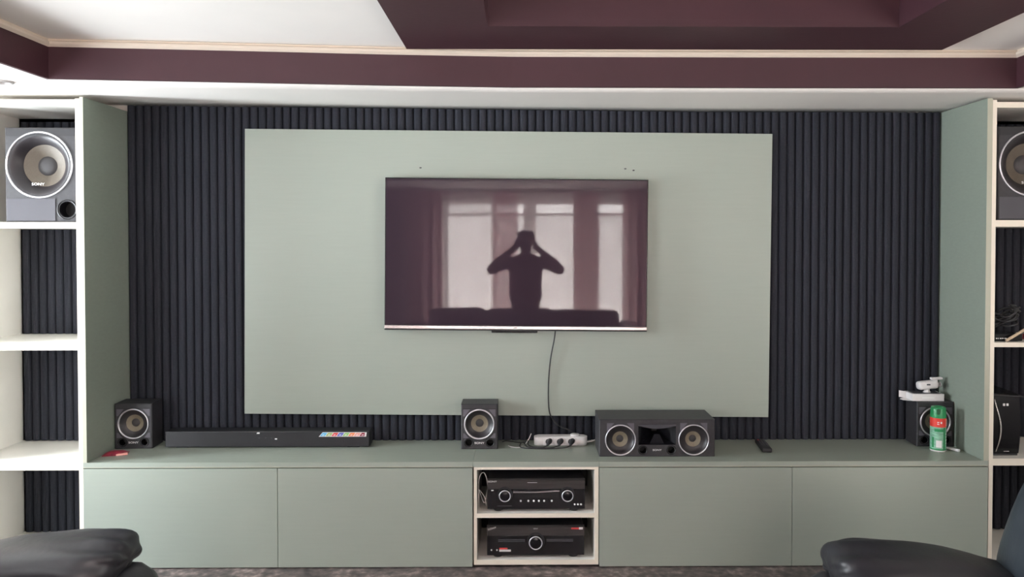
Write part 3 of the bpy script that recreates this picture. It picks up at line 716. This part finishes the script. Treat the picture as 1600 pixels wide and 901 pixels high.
# dark green side band and pale label rectangles wrapped on the can
def wrap(mb, a0_, a1_, z0, z1, rr):
    n = 8; rows = [[(rr*math.sin(a0_+(a1_-a0_)*i/n), -rr*math.cos(a0_+(a1_-a0_)*i/n), z) for i in range(n+1)] for z in (z0, z1)]; mb.grid(rows)
b.use('cangreen'); wrap(b, .22, .52, .016, .118, r*.992); wrap(b, -.95, .2, .098, .112, r*.992); wrap(b, -1.3, -.98, .02, .07, r*.992)
b.use('whiteplastic'); wrap(b, -.72, -.02, .022, .056, r*.995); wrap(b, -.20, .0, .138, .147, r*.995); wrap(b, -.6, -.35, .133, .137, r*.995); wrap(b, -.6, -.35, .142, .146, r*.995)
b.use('pink'); wrap(b, .62, 1.15, .124, .159, r*.994)
b.use('whiteplastic')
for k in range(4): wrap(b, .62, 1.1, .04+.015*k, .044+.015*k, r*.994)
b.build('can_body', None, root, recalc=False)
MB().lathe([(r*.975, .163), (r*.975, .168), (r*.92, .205), (r*.86, .2135), (r*.55, hc), (r*.5, .205), (0, .205)], axis='Z').build('spray_cap', 'cangreen', root, 'green spray cap')
MB().box(-.023, -.004, -r*.93, -r*.70, .180, .2085, .004).build('nozzle_recess', 'capshade', root)  # solid block; the notch's shade is put into its darker green

# small white tube
a = at(1482, 699, Z=CZ+.008); c = at(1499, 703, Z=CZ+.008)
o = MB().lathe([(0, 0), (.004, 0), (.005, .004), (.0065, .03), (.0078, .06), (.0078, .068), (0, .069)], axis='X', n=20, T=Matrix.Translation((a.x-.012, a.y, CZ+.0082)) @ Matrix.Rotation(math.atan2(c.y-a.y, c.x-a.x), 4, 'Z')).build('plastic_nozzle', 'whiteplastic')
tag(rebase(o), 'small white plastic nozzle lying beside the spray can', 'nozzle')

# white box with open flap on the right speaker, gadget on top
zb = CZ+.222
a = at(1426, 625.5, Y=pR.y+.02); c = at(1475, 625, Y=pR.y+.02)
root = thing('gadget_box', 'flat white cardboard box with an open flap on top of the right corner speaker', 'box', ((a.x+c.x)/2, pR.y+.02, zb), -.03)
W = c.x-a.x; hb = .035; db = .09
MB().box(-W/2, W/2, 0, db, .0005, hb, .001).build('carton', 'whiteplastic', root)
MB().prism([(-W/2, 0), (-W/2-.038, .020), (-W/2-.040, .050), (-W/2, .085)], .001, .0025, 'XY').build('flap', 'whiteplastic', root)
MB().prism([(-W/2-.001, .001), (-W/2-.001, hb), (-W/2-.036, hb+.006), (-W/2-.036, .008)], .070, .0715, 'XZ').build('flap', 'whiteplastic', root)
MB().box(-.03, .03, -.0012, -.0002, .014, .019).build('printed_line', 'lettering', root)
MB().box(-W/2+.012, W/2-.01, .012, db-.01, hb, hb+.0015).build('lid_print', 'greyplate', root)
g = at(1449, 611, Y=pR.y+.06)
root = thing('white_gadget', 'small white swivelling gadget with a flat stem standing on the white box', 'gadget', (g.x, pR.y+.065, zb+hb+.0016))
MB().lathe([(0, 0), (.018, 0), (.018, .003), (.014, .005), (.012, .018), (0, .018)], axis='Z', n=24).build('stand', 'whiteplastic', root)
MB().box(-.046, .056, -.022, .022, .016, .058, .014, seg=4, T=Matrix.Rotation(-.10, 4, 'Y')).build('body', 'whiteplastic', root)
MB().box(.020, .078, -.012, .012, .062, .074, .004, T=Matrix.Rotation(-.03, 4, 'Y')).build('arm', 'whiteplastic', root)
MB().box(.028, .050, -.010, .010, .050, .066, .003).build('hinge', 'whiteplastic', root)
MB().box(-.012, .006, -.0236, -.0215, .038, .045, .001).build('slot', 'greyplate', root)
MB().lathe([(.012, 0), (.012, .004), (0, .005)], c=(.062, -.004, .040), axis='X', n=20).build('lens', 'whiteplastic', root)

# red packet on the left
a = at(181, 709, Z=CZ)
root = thing('red_packet', 'small crumpled red packet lying at the left end of the cabinet top', 'packet', (a.x, a.y, CZ), .25)
rows = []
for i in range(9):
    u_ = -1+2*i/8
    rows.append([(u_*.055, v_*.036, .0005+.017*max(0, (1-abs(u_)**3))*max(0, (1-abs(v_)**3))*(1+.35*noise.noise(Vector((u_*3, v_*3, 1))))) for v_ in [-1+2*j/6 for j in range(7)]])
mb = MB(); mb.grid(rows); mb.quad((-.055, -.036, .0004), (.055, -.036, .0004), (.055, .036, .0004), (-.055, .036, .0004))
mb.build('wrapper', 'crimson', root)
MB().prism([(.010, -.042), (.058, -.030), (.054, -.012), (.018, -.028)], .001, .009, 'XY').build('pale_end', 'pink', root, 'pale pink folded end')

# ------------------------------------------------------------------ amplifiers
def knob(root, cx, cz, R, rr):
    k = MB().lathe([(R, 0), (R, .0015), (R*.97, .002), (rr, .001)], c=(cx, -.003, cz)).build('dial_well', 'blackplastic', root)
    MB().lathe([(rr*1.0, .002), (rr*1.0, -.013), (rr*.94, -.015), (0, -.015)], c=(cx, -.003, cz-(R-rr)*.35)).build('dial', 'blackgloss', k)
    MB().lathe([(rr*1.03, -.012), (rr*1.03, -.0155), (rr*.88, -.0158), (rr*.88, -.0148)], c=(cx, -.003, cz-(R-rr)*.35)).build('dial_ring', 'ring', k, 'silver ring')
    return k
def amplifier(name, label, u0, u1, vb, vt, zs, kind):
    a = at(u0, vb, Y=-.40); c = at(u1, vb, Y=-.40); W = c.x-a.x
    root = thing(name, label, 'amplifier', ((a.x+c.x)/2, -.395, zs)); x = W/2
    z0 = .013; z1 = at(u0, vt, Y=-.40).z-zs
    MB().box(-x+.004, x-.004, .012, .31, z0, z1-.004, .003).build('chassis', 'blackplastic', root)
    # front: flat lower panel and a brushed upper lip leaning back
    zl = z0+(z1-z0)*.66
    MB().box(-x, x, 0, .012, z0, zl, .001).build('front_panel', 'blackgloss', root)
    MB().prism([(0, zl+.0005), (.012, zl+.0005), (.012, z1), (.004, z1), (-.003, z1-.006)], -x, x, 'YZ').build('upper_panel', mat_brush, root, 'brushed dark upper panel')
    for q in (-x+.05, x-.05): MB().lathe([(0, 0), (.020, 0), (.022, .004), (.022, z0)], c=(q, .03, 0), axis='Z', n=24).build('foot', 'rubber', root)
    for q in (-x+.05, x-.05): MB().lathe([(0, 0), (.020, 0), (.022, .004), (.022, z0)], c=(q, .27, 0), axis='Z', n=24).build('foot', 'rubber', root)
    h = z1-z0
    if kind == 1:
        knob(root, -W*.320, z0+h*.49, .036, .0262); knob(root, W*.320, z0+h*.49, .036, .0262)
        MB().prism([(-W*.235, zl-.010), (0, zl-.011), (W*.238, zl-.004), (W*.238, zl-.011), (0, zl-.016), (-W*.235, zl-.016)], -.004, .001, 'XZ').build('display_flap', 'brightbar', root, 'silver edged flap line')
        MB().box(-W*.22, W*.23, -.0012, .0005, z0+h*.36, zl-.017).build('display_window', 'screenblack', root)
        for q in (-.158, -.080, -.025, .028, .082, .160): MB().lathe([(0, -.004), (.0042, -.004), (.0046, 0)], c=(W*q, 0, z0+h*.27), n=16).build('button', 'lettering', root)
        for q in (.396, .428, .460): MB().lathe([(0, -.003), (.0042, -.003), (.0046, 0)], c=(W*q, 0, z0+h*.15), n=16).build('jack', 'lettering', root)
        text('SONY', .0115, 'lettering', root, 'logo', (-W*.448, -.0036, z1-.0115), sx=1.35)
        MB().box(-W*.462, -W*.436, -.0012, .0002, zl-.008, zl-.003).build('power_button', 'lettering', root)
        MB().box(-W*.40, -W*.25, -.0008, .0002, z0+h*.09, z0+h*.11).build('marking_line', 'greyplate', root)
        MB().box(-W*.09, W*.01, -.0038, -.0028, z1-.017, z1-.0155).build('marking_line', 'lettering', root)
    else:
        knob(root, 0, z0+h*.48, .042, .0305)
        for s in (-1, 1):
            q0, q1 = sorted((s*W*.11, s*W*.385)); g = MB()
            for k in range(2): g.box(q0, q1, -.0022, .0002, z0+h*(.455+.055*k), z0+h*(.485+.055*k))
            g.build('grille_slot', 'greyplate', root)
        text('SONY', .0115, 'lettering', root, 'logo', (-W*.448, -.0036, z1-.0125), rot=(PI/2, -.28, 0), sx=1.35)
        text('SONY', .0065, 'lettering', root, 'marking', (0, -.0036, z1-.0135), sx=1.2)
        MB().use('redp').box(W*.365, W*.445, -.0040, -.0030, z1-.0165, z1-.009).use('whiteplastic').box(W*.445, W*.485, -.0040, -.0030, z1-.0175, z1-.007).build('sticker', None, root, 'red and white sticker')
        MB().use('redp').box(-W*.375, -W*.29, -.0012, -.0002, z0+h*.20, z0+h*.25).use('whiteplastic').box(-W*.375, -W*.255, -.0012, -.0002, z0+h*.12, z0+h*.19).build('sticker', None, root, 'red and white sticker')
        for q in (-.455, -.398): MB().lathe([(0, -.003), (.0036, -.003), (.004, 0)], c=(W*q, 0, z0+h*.175), n=16).build('jack', 'lettering', root)
    return root
M['brush'] = mat('brushed_dark_metal', (0.075, 0.07, 0.07), 0.34, metal=0.6, vary=(90, .2), aniso_scale=(.05, 1, 1)); mat_brush = 'brush'
M['screenblack'] = mat('smoked_window', (0.008, 0.008, 0.01), 0.12)
M['brightbar'] = mat('bright_bar', (0.45, 0.42, 0.44), 0.25, metal=0.8)
amplifier('stereo_receiver', 'black receiver with two ringed dials in the upper niche compartment', 761.5, 914, 797, 748.5, .2905, 1)
amplifier('stereo_amplifier', 'black amplifier with one central ringed dial in the lower niche compartment', 761, 913, 870, 821.5, .0745, 2)
# loose white wires left of the upper receiver
for k, (pl, lb) in enumerate((
    ([(748, 793), (747, 770), (747.5, 752), (751, 741), (756, 738), (760, 746), (762, 758)], 'white wire looping up left of the upper receiver'),
    ([(762, 762), (757, 785), (751, 772), (749, 765), (757, 776), (760, 790)], 'tangled thin white wire hanging left of the upper receiver'))):
    pts = [at(u, v, Y=-.33-.01*(k)) for u, v in pl]
    for q in pts: q.x = max(q.x, nx0+.022)
    o = MB().tube(smooth_path(pts), .0022 if k == 0 else .0016, n=6).build('loose_wire', 'whiteplastic'); tag(rebase(o), lb, 'cable')

# ------------------------------------------------------------------ things in the right tower
# glossy black console on the third shelf
zs = shR[3][1]
a = at(1549, 716, Y=-.36); c = at(1590, 716, Y=-.36); zt_ = at(1575, 617, Y=-.36).z
xa = 2.192; W = c.x-xa; H = zt_-zs
root = thing('glossy_black_console', 'upright glossy black device with a silver curved stripe on the right tower shelf', 'electronic device', ((xa+c.x)/2, -.36, zs))
pr = []
for i in range(13):
    q = i/12; pr.append((-.006-.012*math.sin(PI*q)**.8, .012+q*(H-.012)))
x0, x1 = -W/2, W/2
prof = [(y, z) for y, z in pr]+[(.02, H+.006), (.20, H+.012), (.20, .008), (.0, .008)]
MB().prism(prof, x0+.004, x1, 'YZ', smooth=False).build('casing', 'blackgloss', root)
MB().box(x0+.006, x1-.004, -.004, .19, 0, .0085).build('base_plate', 'blackplastic', root)
MB().prism([(x0, H+.008), (x1+.018, H-.002), (x1+.018, H-.006), (x0, H+.002)], -.02, .19, 'XZ').build('top_plate', 'blackplastic', root)
arc = [(x0+.022+.026*math.sin(PI*(.15+.85*i/16))**1.5, -.0090-.0125*math.sin(PI*(.07+.88*i/16))**.8, H*(.07+.88*i/16)) for i in range(17)]
MB().tube(arc, [.0016+.0022*math.sin(PI*i/16) for i in range(17)], n=8).build('curved_stripe', 'silver', root, 'silver curved stripe')
for q, tx in ((.010, 'A'), (.026, 'B')): MB().box(x0+.050+q, x0+.060+q, -.0165, -.012, H*.83, H*.83+.012, .001).build('indicator', 'lettering', root)
MB().box(x0+.070, x0+.095, -.010, -.006, .020, .0220).build('marking_line', 'lettering', root)

# black recorder box, a heap of black cable and a pale stick on the second shelf
zs = shR[2][1]
a = at(1552, 531, Y=-.385); c = at(1577, 531, Y=-.385)
root = thing('black_set_top_box', 'small flat black box with silver lettering on the right tower shelf', 'electronic device', (2.192+.06, -.38, zs))
MB().box(-.06, .085, 0, .14, .002, .036, .003).build('casing', 'blackgloss', root)
MB().box(-.05, .07, .01, .13, 0, .0025).build('feet_strip', 'rubber', root)
for q, wq in ((-.040, .006), (-.031, .004), (-.022, .009), (-.010, .005), (-.001, .012)):
    MB().box(q, q+wq, -.0008, .0002, .012, .0165).build('printed_mark', 'lettering', root)
pts = []
for k in range(90):
    t_ = k/89*2*PI*6; rr = .050+.016*math.sin(k*1.7)
    pts.append((2.275+rr*1.5*math.cos(t_)+.01*math.sin(k), -.305+rr*.9*math.sin(t_), zs+.045+.018*(1+math.sin(k*.63))+.0006*k+.045*max(0, math.cos(t_))))
o = MB().tube(smooth_path(pts, 4), .0052, n=6).build('cable_coil', 'blackplastic'); tag(rebase(o), 'heap of coiled black cable lying on the small flat black box', 'cable')
p0 = at(1572, 535, Y=-.40); p1 = at(1612, 510, Y=-.40)
p0.z = zs+.006
o = MB().tube([p0, (p1.x, -.39, p1.z), (p1.x+.08, -.385, p1.z+.048)], .0065, n=10).build('wooden_stick', 'wood'); tag(rebase(o), 'pale wooden stick leaning diagonally on the right tower shelf', 'stick')
p0 = at(1601, 526, Y=-.37)
o = MB().box(2.385, 2.44, -.39, -.30, zs+.001, zs+.028, .003).build('red_case', 'crimson'); tag(rebase(o), 'small dark red case behind the wooden stick on the right tower shelf', 'case')

# ------------------------------------------------------------------ recliner sofas in the foreground
def loft_x(mb, secs, n=28, power=2.4):
    """secs: (x, yc, zc, ry, rz) superellipse sections along x; ends closed"""
    rows = []
    for (x, yc, zc, ry, rz) in secs:
        ring = []
        for i in range(n):
            a_ = 2*PI*i/n; ca, sa = math.cos(a_), math.sin(a_)
            ring.append((x, yc+ry*math.copysign(abs(ca)**(2/power), ca), zc+rz*math.copysign(abs(sa)**(2/power), sa)))
        rows.append(ring)
    R_ = mb.grid(rows, smooth=True, closed=True)
    mb._mark([mb.bm.faces.new(R_[0][::-1]), mb.bm.faces.new(R_[-1])], True)
    return mb
def wrinkle(o, amp=.006, sc=9, front=None):
    me = o.data
    for v in me.vertices:
        k = amp*noise.noise(v.co*sc)
        if front:
            fx, s, reach = front
            d = max(0, 1-abs(v.co.x-fx)/reach)
            k += .0065*d*math.sin(v.co.y*60+v.co.z*90+4*noise.noise(v.co*7))
        n_ = v.normal
        v.co += n_*k
def sofa(label, s, xf, yfar, topz, m1, m2, contour, length=1.0, W=1.75, boff=0.0):
    """s=+1: seat faces +X (left sofa); s=-1: faces -X. xf: x of arm front; yfar: far side of the far arm"""
    root = thing('leather_sofa', label, 'sofa', (xf-s*length/2, yfar-W/2, 0))
    X = lambda d: xf-s*d                                  # d metres behind the arm front
    for k, yc in enumerate((yfar-.15, yfar-W+.15)):
        secs = []
        for q, zt in contour:
            secs.append((q, zt))
        A = MB(); L = []
        for (d, zt, th) in secs_interp(secs):
            L.append((X(d), yc, zt-th, .07+.088*math.sqrt(max(0, 1-(1-min(1, d/.12))**2)), th))
        loft_x(A, L, n=64)
        c = A.build('arm_cushion', m1, root, world=True)
        lx = parent_world(root).inverted() @ Vector((X(.0), yc, topz))
        wrinkle(c, .004, 8, (lx.x-s*.03, s, .20)); subsurf(c, 1)
        # arm panel under the cushion, its front bulging forward
        A = MB(); zz = topz-.105
        L = [(X(-.075), yc, zz*.42, .05, zz*.36), (X(-.070), yc, zz*.46, .09, zz*.42), (X(-.045), yc, zz*.49, .125, zz*.47), (X(0), yc, zz*.51, .14, zz*.495), (X(.15), yc, zz*.51, .14, zz*.50), (X(.5), yc, zz*.51, .14, zz*.50), (X(length-.08), yc, zz*.51, .14, zz*.50), (X(length-.02), yc, zz*.50, .12, zz*.46)]
        loft_x(A, L, n=28, power=3.2)
        c = A.build('arm_panel', m1, root, world=True); wrinkle(c, .004, 7)
    # seats
    inner0, inner1 = yfar-.31, yfar-W+.31; n = 2; wS = (inner0-inner1)/n
    MB().box(X(.02), X(length-.05), inner1, inner0, .06, .30, .03, seg=3).build('base', m1, root, world=True)
    for i in range(n):
        y1 = inner0-i*wS; y0 = y1-wS
        o_ = MB().box(X(-.02), X(.62), y0+.004, y1-.004, .30, .47, .055, seg=4).build('seat_cushion', m1, root, world=True); wrinkle(o_, .005, 6)
        for f_ in o_.data.polygons: f_.use_smooth = True
    MB().box(X(length-.12), X(length+.03), yfar-W+.03, yfar-.03, .08, .86, .04, seg=3).build('back_frame', m2, root, world=True)
    # back cushions: leaning, bulging
    yb0, yb1 = yfar-W+.02, yfar-.02; wB = (yb1-yb0)/2
    for i in range(2):
        y1 = yb1-i*wB; yc = y1-wB/2
        A = MB(); rows = []
        # profile in x (depth) along height, swept across y as superellipse sections
        prof = [(.42, .60, .015), (.44, .66, .09), (.50, .70, .125), (.60, .735, .135), (.72, .785, .14), (.84, .845, .135), (.94, .895, .115), (1.0, .93, .075), (1.025, .945, .02)]
        rows = []
        for z, d, hx_ in prof:
            ring = []
            for j in range(32):
                a_ = 2*PI*j/32; ca, sa = math.cos(a_), math.sin(a_)
                ring.append((X(d-boff)+hx_*math.copysign(abs(ca)**.75, ca), yc+(wB/2-.006)*(.75+.25*min(1, hx_/.12))*math.copysign(abs(sa)**.5, sa), z))
            rows.append(ring)
        R_ = A.grid(rows, smooth=True, closed=True); A._mark([A.bm.faces.new(R_[0][::-1]), A.bm.faces.new(R_[-1])], True)
        c = A.build('back_cushion', m2, root, world=True); wrinkle(c, .005, 6); subsurf(c, 1)
    for sx_ in (.06, length-.08):
        for yy in (yfar-.10, yfar-W+.10): MB().lathe([(0, FZ), (.02, FZ), (.025, .06), (.025, .075)], c=(X(sx_), yy, 0), axis='Z', n=16).build('foot', 'blackplastic', root, world=True)
    return root
def secs_interp(c):
    """c: list of (distance behind front, top z). returns (d, top, half thickness)"""
    out = []
    for d, zt in c:
        th = .080
        if d < .10: th = .016+.064*math.sqrt(max(0, 1-(1-d/.10)**2))
        out.append((d, zt, th))
    return out
yc = -1.55
def contour_from(pts, s, Yc):
    P = [at(u, v, Y=Yc) for u, v in pts]; xf = P[0].x
    c = sorted((abs(q.x-xf), q.z) for q in P); out = []
    for a_, b2 in zip(c, c[1:]):
        out.append(a_)
        if b2[0]-a_[0] > .05:
            m_ = int((b2[0]-a_[0])/.03)
            for j in range(1, m_): out.append((a_[0]+(b2[0]-a_[0])*j/m_, a_[1]+(b2[1]-a_[1])*j/m_))
    return xf-(.020 if P[-1].x < xf else -.020), [(a_, z_-.012) for a_, z_ in out+[c[-1]]]
xf, cc = contour_from([(219, 853), (218.5, 844), (215.5, 836), (208, 830), (190, 826), (170, 825), (140, 825.5), (100, 827.5), (60, 831), (25, 836), (0, 841)], 1, yc+.03)
cc += [(cc[-1][0]+.12, cc[-1][1]-.02), (cc[-1][0]+.30, cc[-1][1]-.04)]
sofa('dark grey leather sofa arm at the lower left corner, in front of the left tower', 1, xf, yc+.15, max(q[1] for q in cc), 'leather', 'leather', cc)
xf, cc = contour_from([(1282, 872), (1283, 860), (1286, 852), (1293, 845), (1310, 841), (1340, 840.5), (1380, 842), (1420, 845.5), (1470, 852), (1510, 861), (1545, 871)], -1, yc+.03)
cc += [(cc[-1][0]+.12, cc[-1][1]-.03), (cc[-1][0]+.30, cc[-1][1]-.05)]
sofa('dark leather sofa at the lower right corner, blue-black backrest rising at the edge', -1, xf, yc+.15, max(q[1] for q in cc), 'leather', 'leatherblue', cc, boff=.036)

# ------------------------------------------------------------------ behind the camera, seen in the television
# three seat sofa
YS = -4.92
root = thing('three_seat_sofa', 'black three seat sofa behind the photographer, seen in the television reflection', 'sofa', (.02, YS-.4, 0))
MB().box(-1.10, 1.13, YS-.85, YS+.25, .06, .30, .04, seg=3).build('base', 'leather', root, world=True)
for k, (x0, x1, z1, tilt) in enumerate(((-1.04, -.41, .80, .03), (-.40, .34, .795, 0), (.36, 1.08, .775, -.03))):
    T_ = Matrix.Translation(((x0+x1)/2, YS-.12, .42)) @ Matrix.Rotation(tilt, 4, 'Y').inverted() @ Matrix.Rotation(.15, 4, 'X')
    w_ = (x1-x0)/2
    o = MB().box(-w_, w_, -.10, .10, 0, z1-.42, .07, seg=5, T=T_).build('back_cushion', 'leather', root, world=True)
    for f_ in o.data.polygons: f_.use_smooth = True
    o = MB().box(x0, x1, YS+.02, YS+.30, .30, .46, .05, seg=4).build('seat_cushion', 'leather', root, world=True)
    for f_ in o.data.polygons: f_.use_smooth = True
MB().box(-1.10, 1.13, YS-.85, YS-.62, .30, .72, .04, seg=3).build('back_frame', 'leather', root, world=True)
for x0 in (-1.34, 1.14): MB().box(x0, x0+.22, YS-.80, YS+.28, .06, .60, .07, seg=4).build('arm', 'leather', root, world=True)
for x0 in (-1.2, 1.2):
    for yy in (YS-.7, YS+.15): MB().lathe([(0, FZ), (.02, FZ), (.025, .07)], c=(x0, yy, 0), axis='Z', n=16).build('foot', 'blackplastic', root, world=True)

# curtains
def curtain(name, label, x0, x1, z0, z1, Y, m, folds, amp, cat='curtain'):
    n = max(8, int(folds*8)); rows = []
    for z, k in ((z0, 1.0), ((z0+z1)/2, .9), (z1, .6)):
        rows.append([(x0+(x1-x0)*i/n, Y+amp*k*math.sin(2*PI*folds*i/n+.7*math.sin(i*.21)), z) for i in range(n+1)])
    mb = MB(); mb.grid(rows); o = mb.build(name, m, recalc=False); tag(o, label, cat); rebase(o)
    return o
CY = YB+.16
curtain('sheer_curtain', 'pale sheer curtain across the window behind the photographer, seen in the television', -1.50, 1.85, .06, 2.155, CY, 'sheer', 26, .025)
curtain('dimming_net', 'added white net dimming the whole left pane of the reflected window', WX0-.02, -.42, WZ0-.03, 2.07, YB+.03, 'net', 8, .010)  # made-up nets dim the panes so only the upper row stays bright
curtain('dimming_net', 'added white net dimming the lower part of the middle and right panes of the reflected window', -.40, WX1+.02, WZ0-.03, 1.85, YB+.03, 'net', 24, .010)
for (x0, x1, lb) in ((-1.42, -.99, 'dusty pink drape at the left end of the reflected window'), (-.36, -.06, 'narrow dusty pink drape left of the photographer in the reflection'),
                     (.64, .96, 'dusty pink drape between the right panes of the reflected window'), (1.24, 1.80, 'dusty pink drape at the right end of the reflected window')):
    curtain('drape', lb, x0, x1, .06, 2.155, CY+.07, 'drape' , max(2, (x1-x0)*9), .028)
root = thing('curtain_rail', 'long silver curtain rail above the window behind the photographer', 'curtain rail', (.1, CY+.03, 2.17))
MB().tube([(-2.05, CY+.03, 2.178), (2.25, CY+.03, 2.178)], .012).build('rod', 'silver', root, world=True)
for x in (-2.0, .1, 2.2): MB().box(x-.01, x+.01, YB, CY+.035, 2.176, 2.196).build('bracket', 'silver', root, world=True)

# ------------------------------------------------------------------ the photographer
def skin_mesh(name, nodes, edges, m, parent, lv=2, rootidx=0):
    me = bpy.data.meshes.new(name); me.from_pydata([n_[0] for n_ in nodes], edges, []); me.materials.append(M[m])
    o = bpy.data.objects.new(name, me); COL.objects.link(o)
    if parent: o.parent = parent
    sk = o.modifiers.new('skin', 'SKIN'); sk.use_smooth_shade = True; sk.branch_smoothing = .6
    for i, n_ in enumerate(nodes):
        r_ = n_[1]; me.skin_vertices[0].data[i].radius = r_ if isinstance(r_, tuple) else (r_, r_)
    me.skin_vertices[0].data[rootidx].use_root = True
    subsurf(o, lv)
    # freeze to a plain mesh
    bpy.context.view_layer.update()
    dg = bpy.context.evaluated_depsgraph_get(); m2 = bpy.data.meshes.new_from_object(o.evaluated_get(dg))
    o.modifiers.clear(); old = o.data; o.data = m2; bpy.data.meshes.remove(old); m2.name = name
    for p_ in m2.polygons: p_.use_smooth = True
    if not m2.materials: m2.materials.append(M[m])
    return o
PXc, PYc = .035, -4.40
root = thing('person', 'person in a dark top holding up a phone, a silhouette in the television', 'person', (PXc, PYc, 0))
N = []; E_ = []
def nd(x, y, z, r, prev=None):
    N.append(((x, y, z), r)); i = len(N)-1
    if prev is not None: E_.append((prev, i))
    return i
pel = nd(0, 0, .90, (.170, .115)); w1 = nd(0, -.005, 1.02, (.165, .105), pel); ch = nd(0, 0, 1.18, (.190, .115), w1); uc = nd(0, 0, 1.31, (.165, .095), ch)
nk = nd(0, .005, 1.41, (.056, .056), uc); n2 = nd(0, .02, 1.455, (.056, .058), nk); h1 = nd(0, .04, 1.50, (.078, .090), n2); h2 = nd(0, .035, 1.56, (.098, .108), h1); h3 = nd(0, .03, 1.615, (.095, .100), h2)
for s in (-1, 1):
    sh = nd(s*.185, 0, 1.335, .066, uc); ua = nd(s*.28, .05, 1.275, .056, sh); el = nd(s*.375, .11, 1.235, .048, ua); fa = nd(s*.28, .19, 1.330, .048, el); wr = nd(s*.160, .255, 1.435, (.032, .030), fa)
    pm = nd(s*.110, .272, 1.480, (.038, .018), wr)
    # fingers curl behind and over the phone end, thumb at the back
    for k, (dz, ln) in enumerate(((.030, .9), (.012, 1.0), (-.006, .95), (-.022, .8))):
        f1 = nd(s*.098, .290, 1.495+dz, .0095, pm); f2 = nd(s*.088, .305, 1.503+dz, .0088, f1); nd(s*.072, .308 , 1.506+dz, .0080, f2)
    t1 = nd(s*.088, .270, 1.465, .012, pm); nd(s*.066, .272, 1.485, .0095, t1)
    hp = nd(s*.088, 0, .82, .088, pel); kn = nd(s*.10, .01, .48, .060, hp); ca = nd(s*.10, -.01, .30, .053, kn); an = nd(s*.10, -.01, .120, .038, ca); nd(s*.105, .10, .075, (.040, .028), an)
body = skin_mesh('body', N, E_, 'skin', root)
# face and ears, hair
def ellip(name, c, r, m, par, seg=20):
    mb = MB(); mb.lathe([(math.sin(PI*i/12), -math.cos(PI*i/12)) for i in range(13)], axis='Z', n=seg)
    bmesh.ops.transform(mb.bm, matrix=Matrix.Translation(c) @ Matrix.Diagonal((*r, 1)), verts=mb.bm.verts[:]); return mb.build(name, m, par)
ellip('nose', (0, .125, 1.535), (.013, .018, .020), 'skin', root)
for s in (-1, 1):
    ellip('ear', (s*.084, .025, 1.54), (.010, .018, .030), 'skin', root); e_ = ellip('eye', (s*.030, .112, 1.558), (.013, .010, .008), 'eye', root)
    ellip('pupil', (s*.030, .1205, 1.558), (.005, .003, .005), 'hair', e_)
ellip('mouth', (0, .117, 1.500), (.022, .008, .006), 'crimson', root)
hr = MB(); rows = []
for i in range(8):
    ph = PI/2*i/7
    sp = math.sin(ph)**.6
    rows.append([((.093*sp+.0005)*math.cos(t_*PI/12), .018+(.104*sp+.0005)*math.sin(t_*PI/12), 1.580+.078*math.cos(ph)**.8+(.012*math.sin(t_*PI/12)-.010)*math.sin(ph)) for t_ in range(24)])
hr.grid(rows, closed=True); hr.build('hair', 'hair', root)
# clothes
N = []; E_ = []
a0 = nd(0, 0, .86, (.195, .140)); a1 = nd(0, -.005, 1.02, (.185, .125), a0); a2 = nd(0, 0, 1.18, (.205, .130), a1); a3 = nd(0, 0, 1.315, (.180, .110), a2); nd(0, 0, 1.375, (.090, .078), a3)
for s in (-1, 1):
    q = nd(s*.185, 0, 1.338, .082, a3); nd(s*.29, .055, 1.275, .074, q)
skin_mesh('t_shirt', N, E_, 'shirt', root)
N = []; E_ = []
a0 = nd(0, 0, .93, (.165, .115)); a1 = nd(0, 0, .87, (.17, .12), a0)
for s in (-1, 1):
    q = nd(s*.090, 0, .76, .100, a1); q = nd(s*.10, .01, .48, .078, q); q = nd(s*.10, -.01, .30, .070, q); nd(s*.10, -.01, .14, .060, q)
skin_mesh('trousers', N, E_, 'trouser', root)
# phone just behind the camera
ph = thing('smartphone', 'dark smartphone held in both hands in front of the face, in the television reflection', 'phone', (0, -4.094, 1.482))
MB().box(-.078, .078, -.0045, .0035, 0, .074, .003, seg=3).build('casing', 'blackgloss', ph)
MB().box(-.074, .074, -.0052, -.0046, .003, .071).build('screen', 'screenblack', ph)
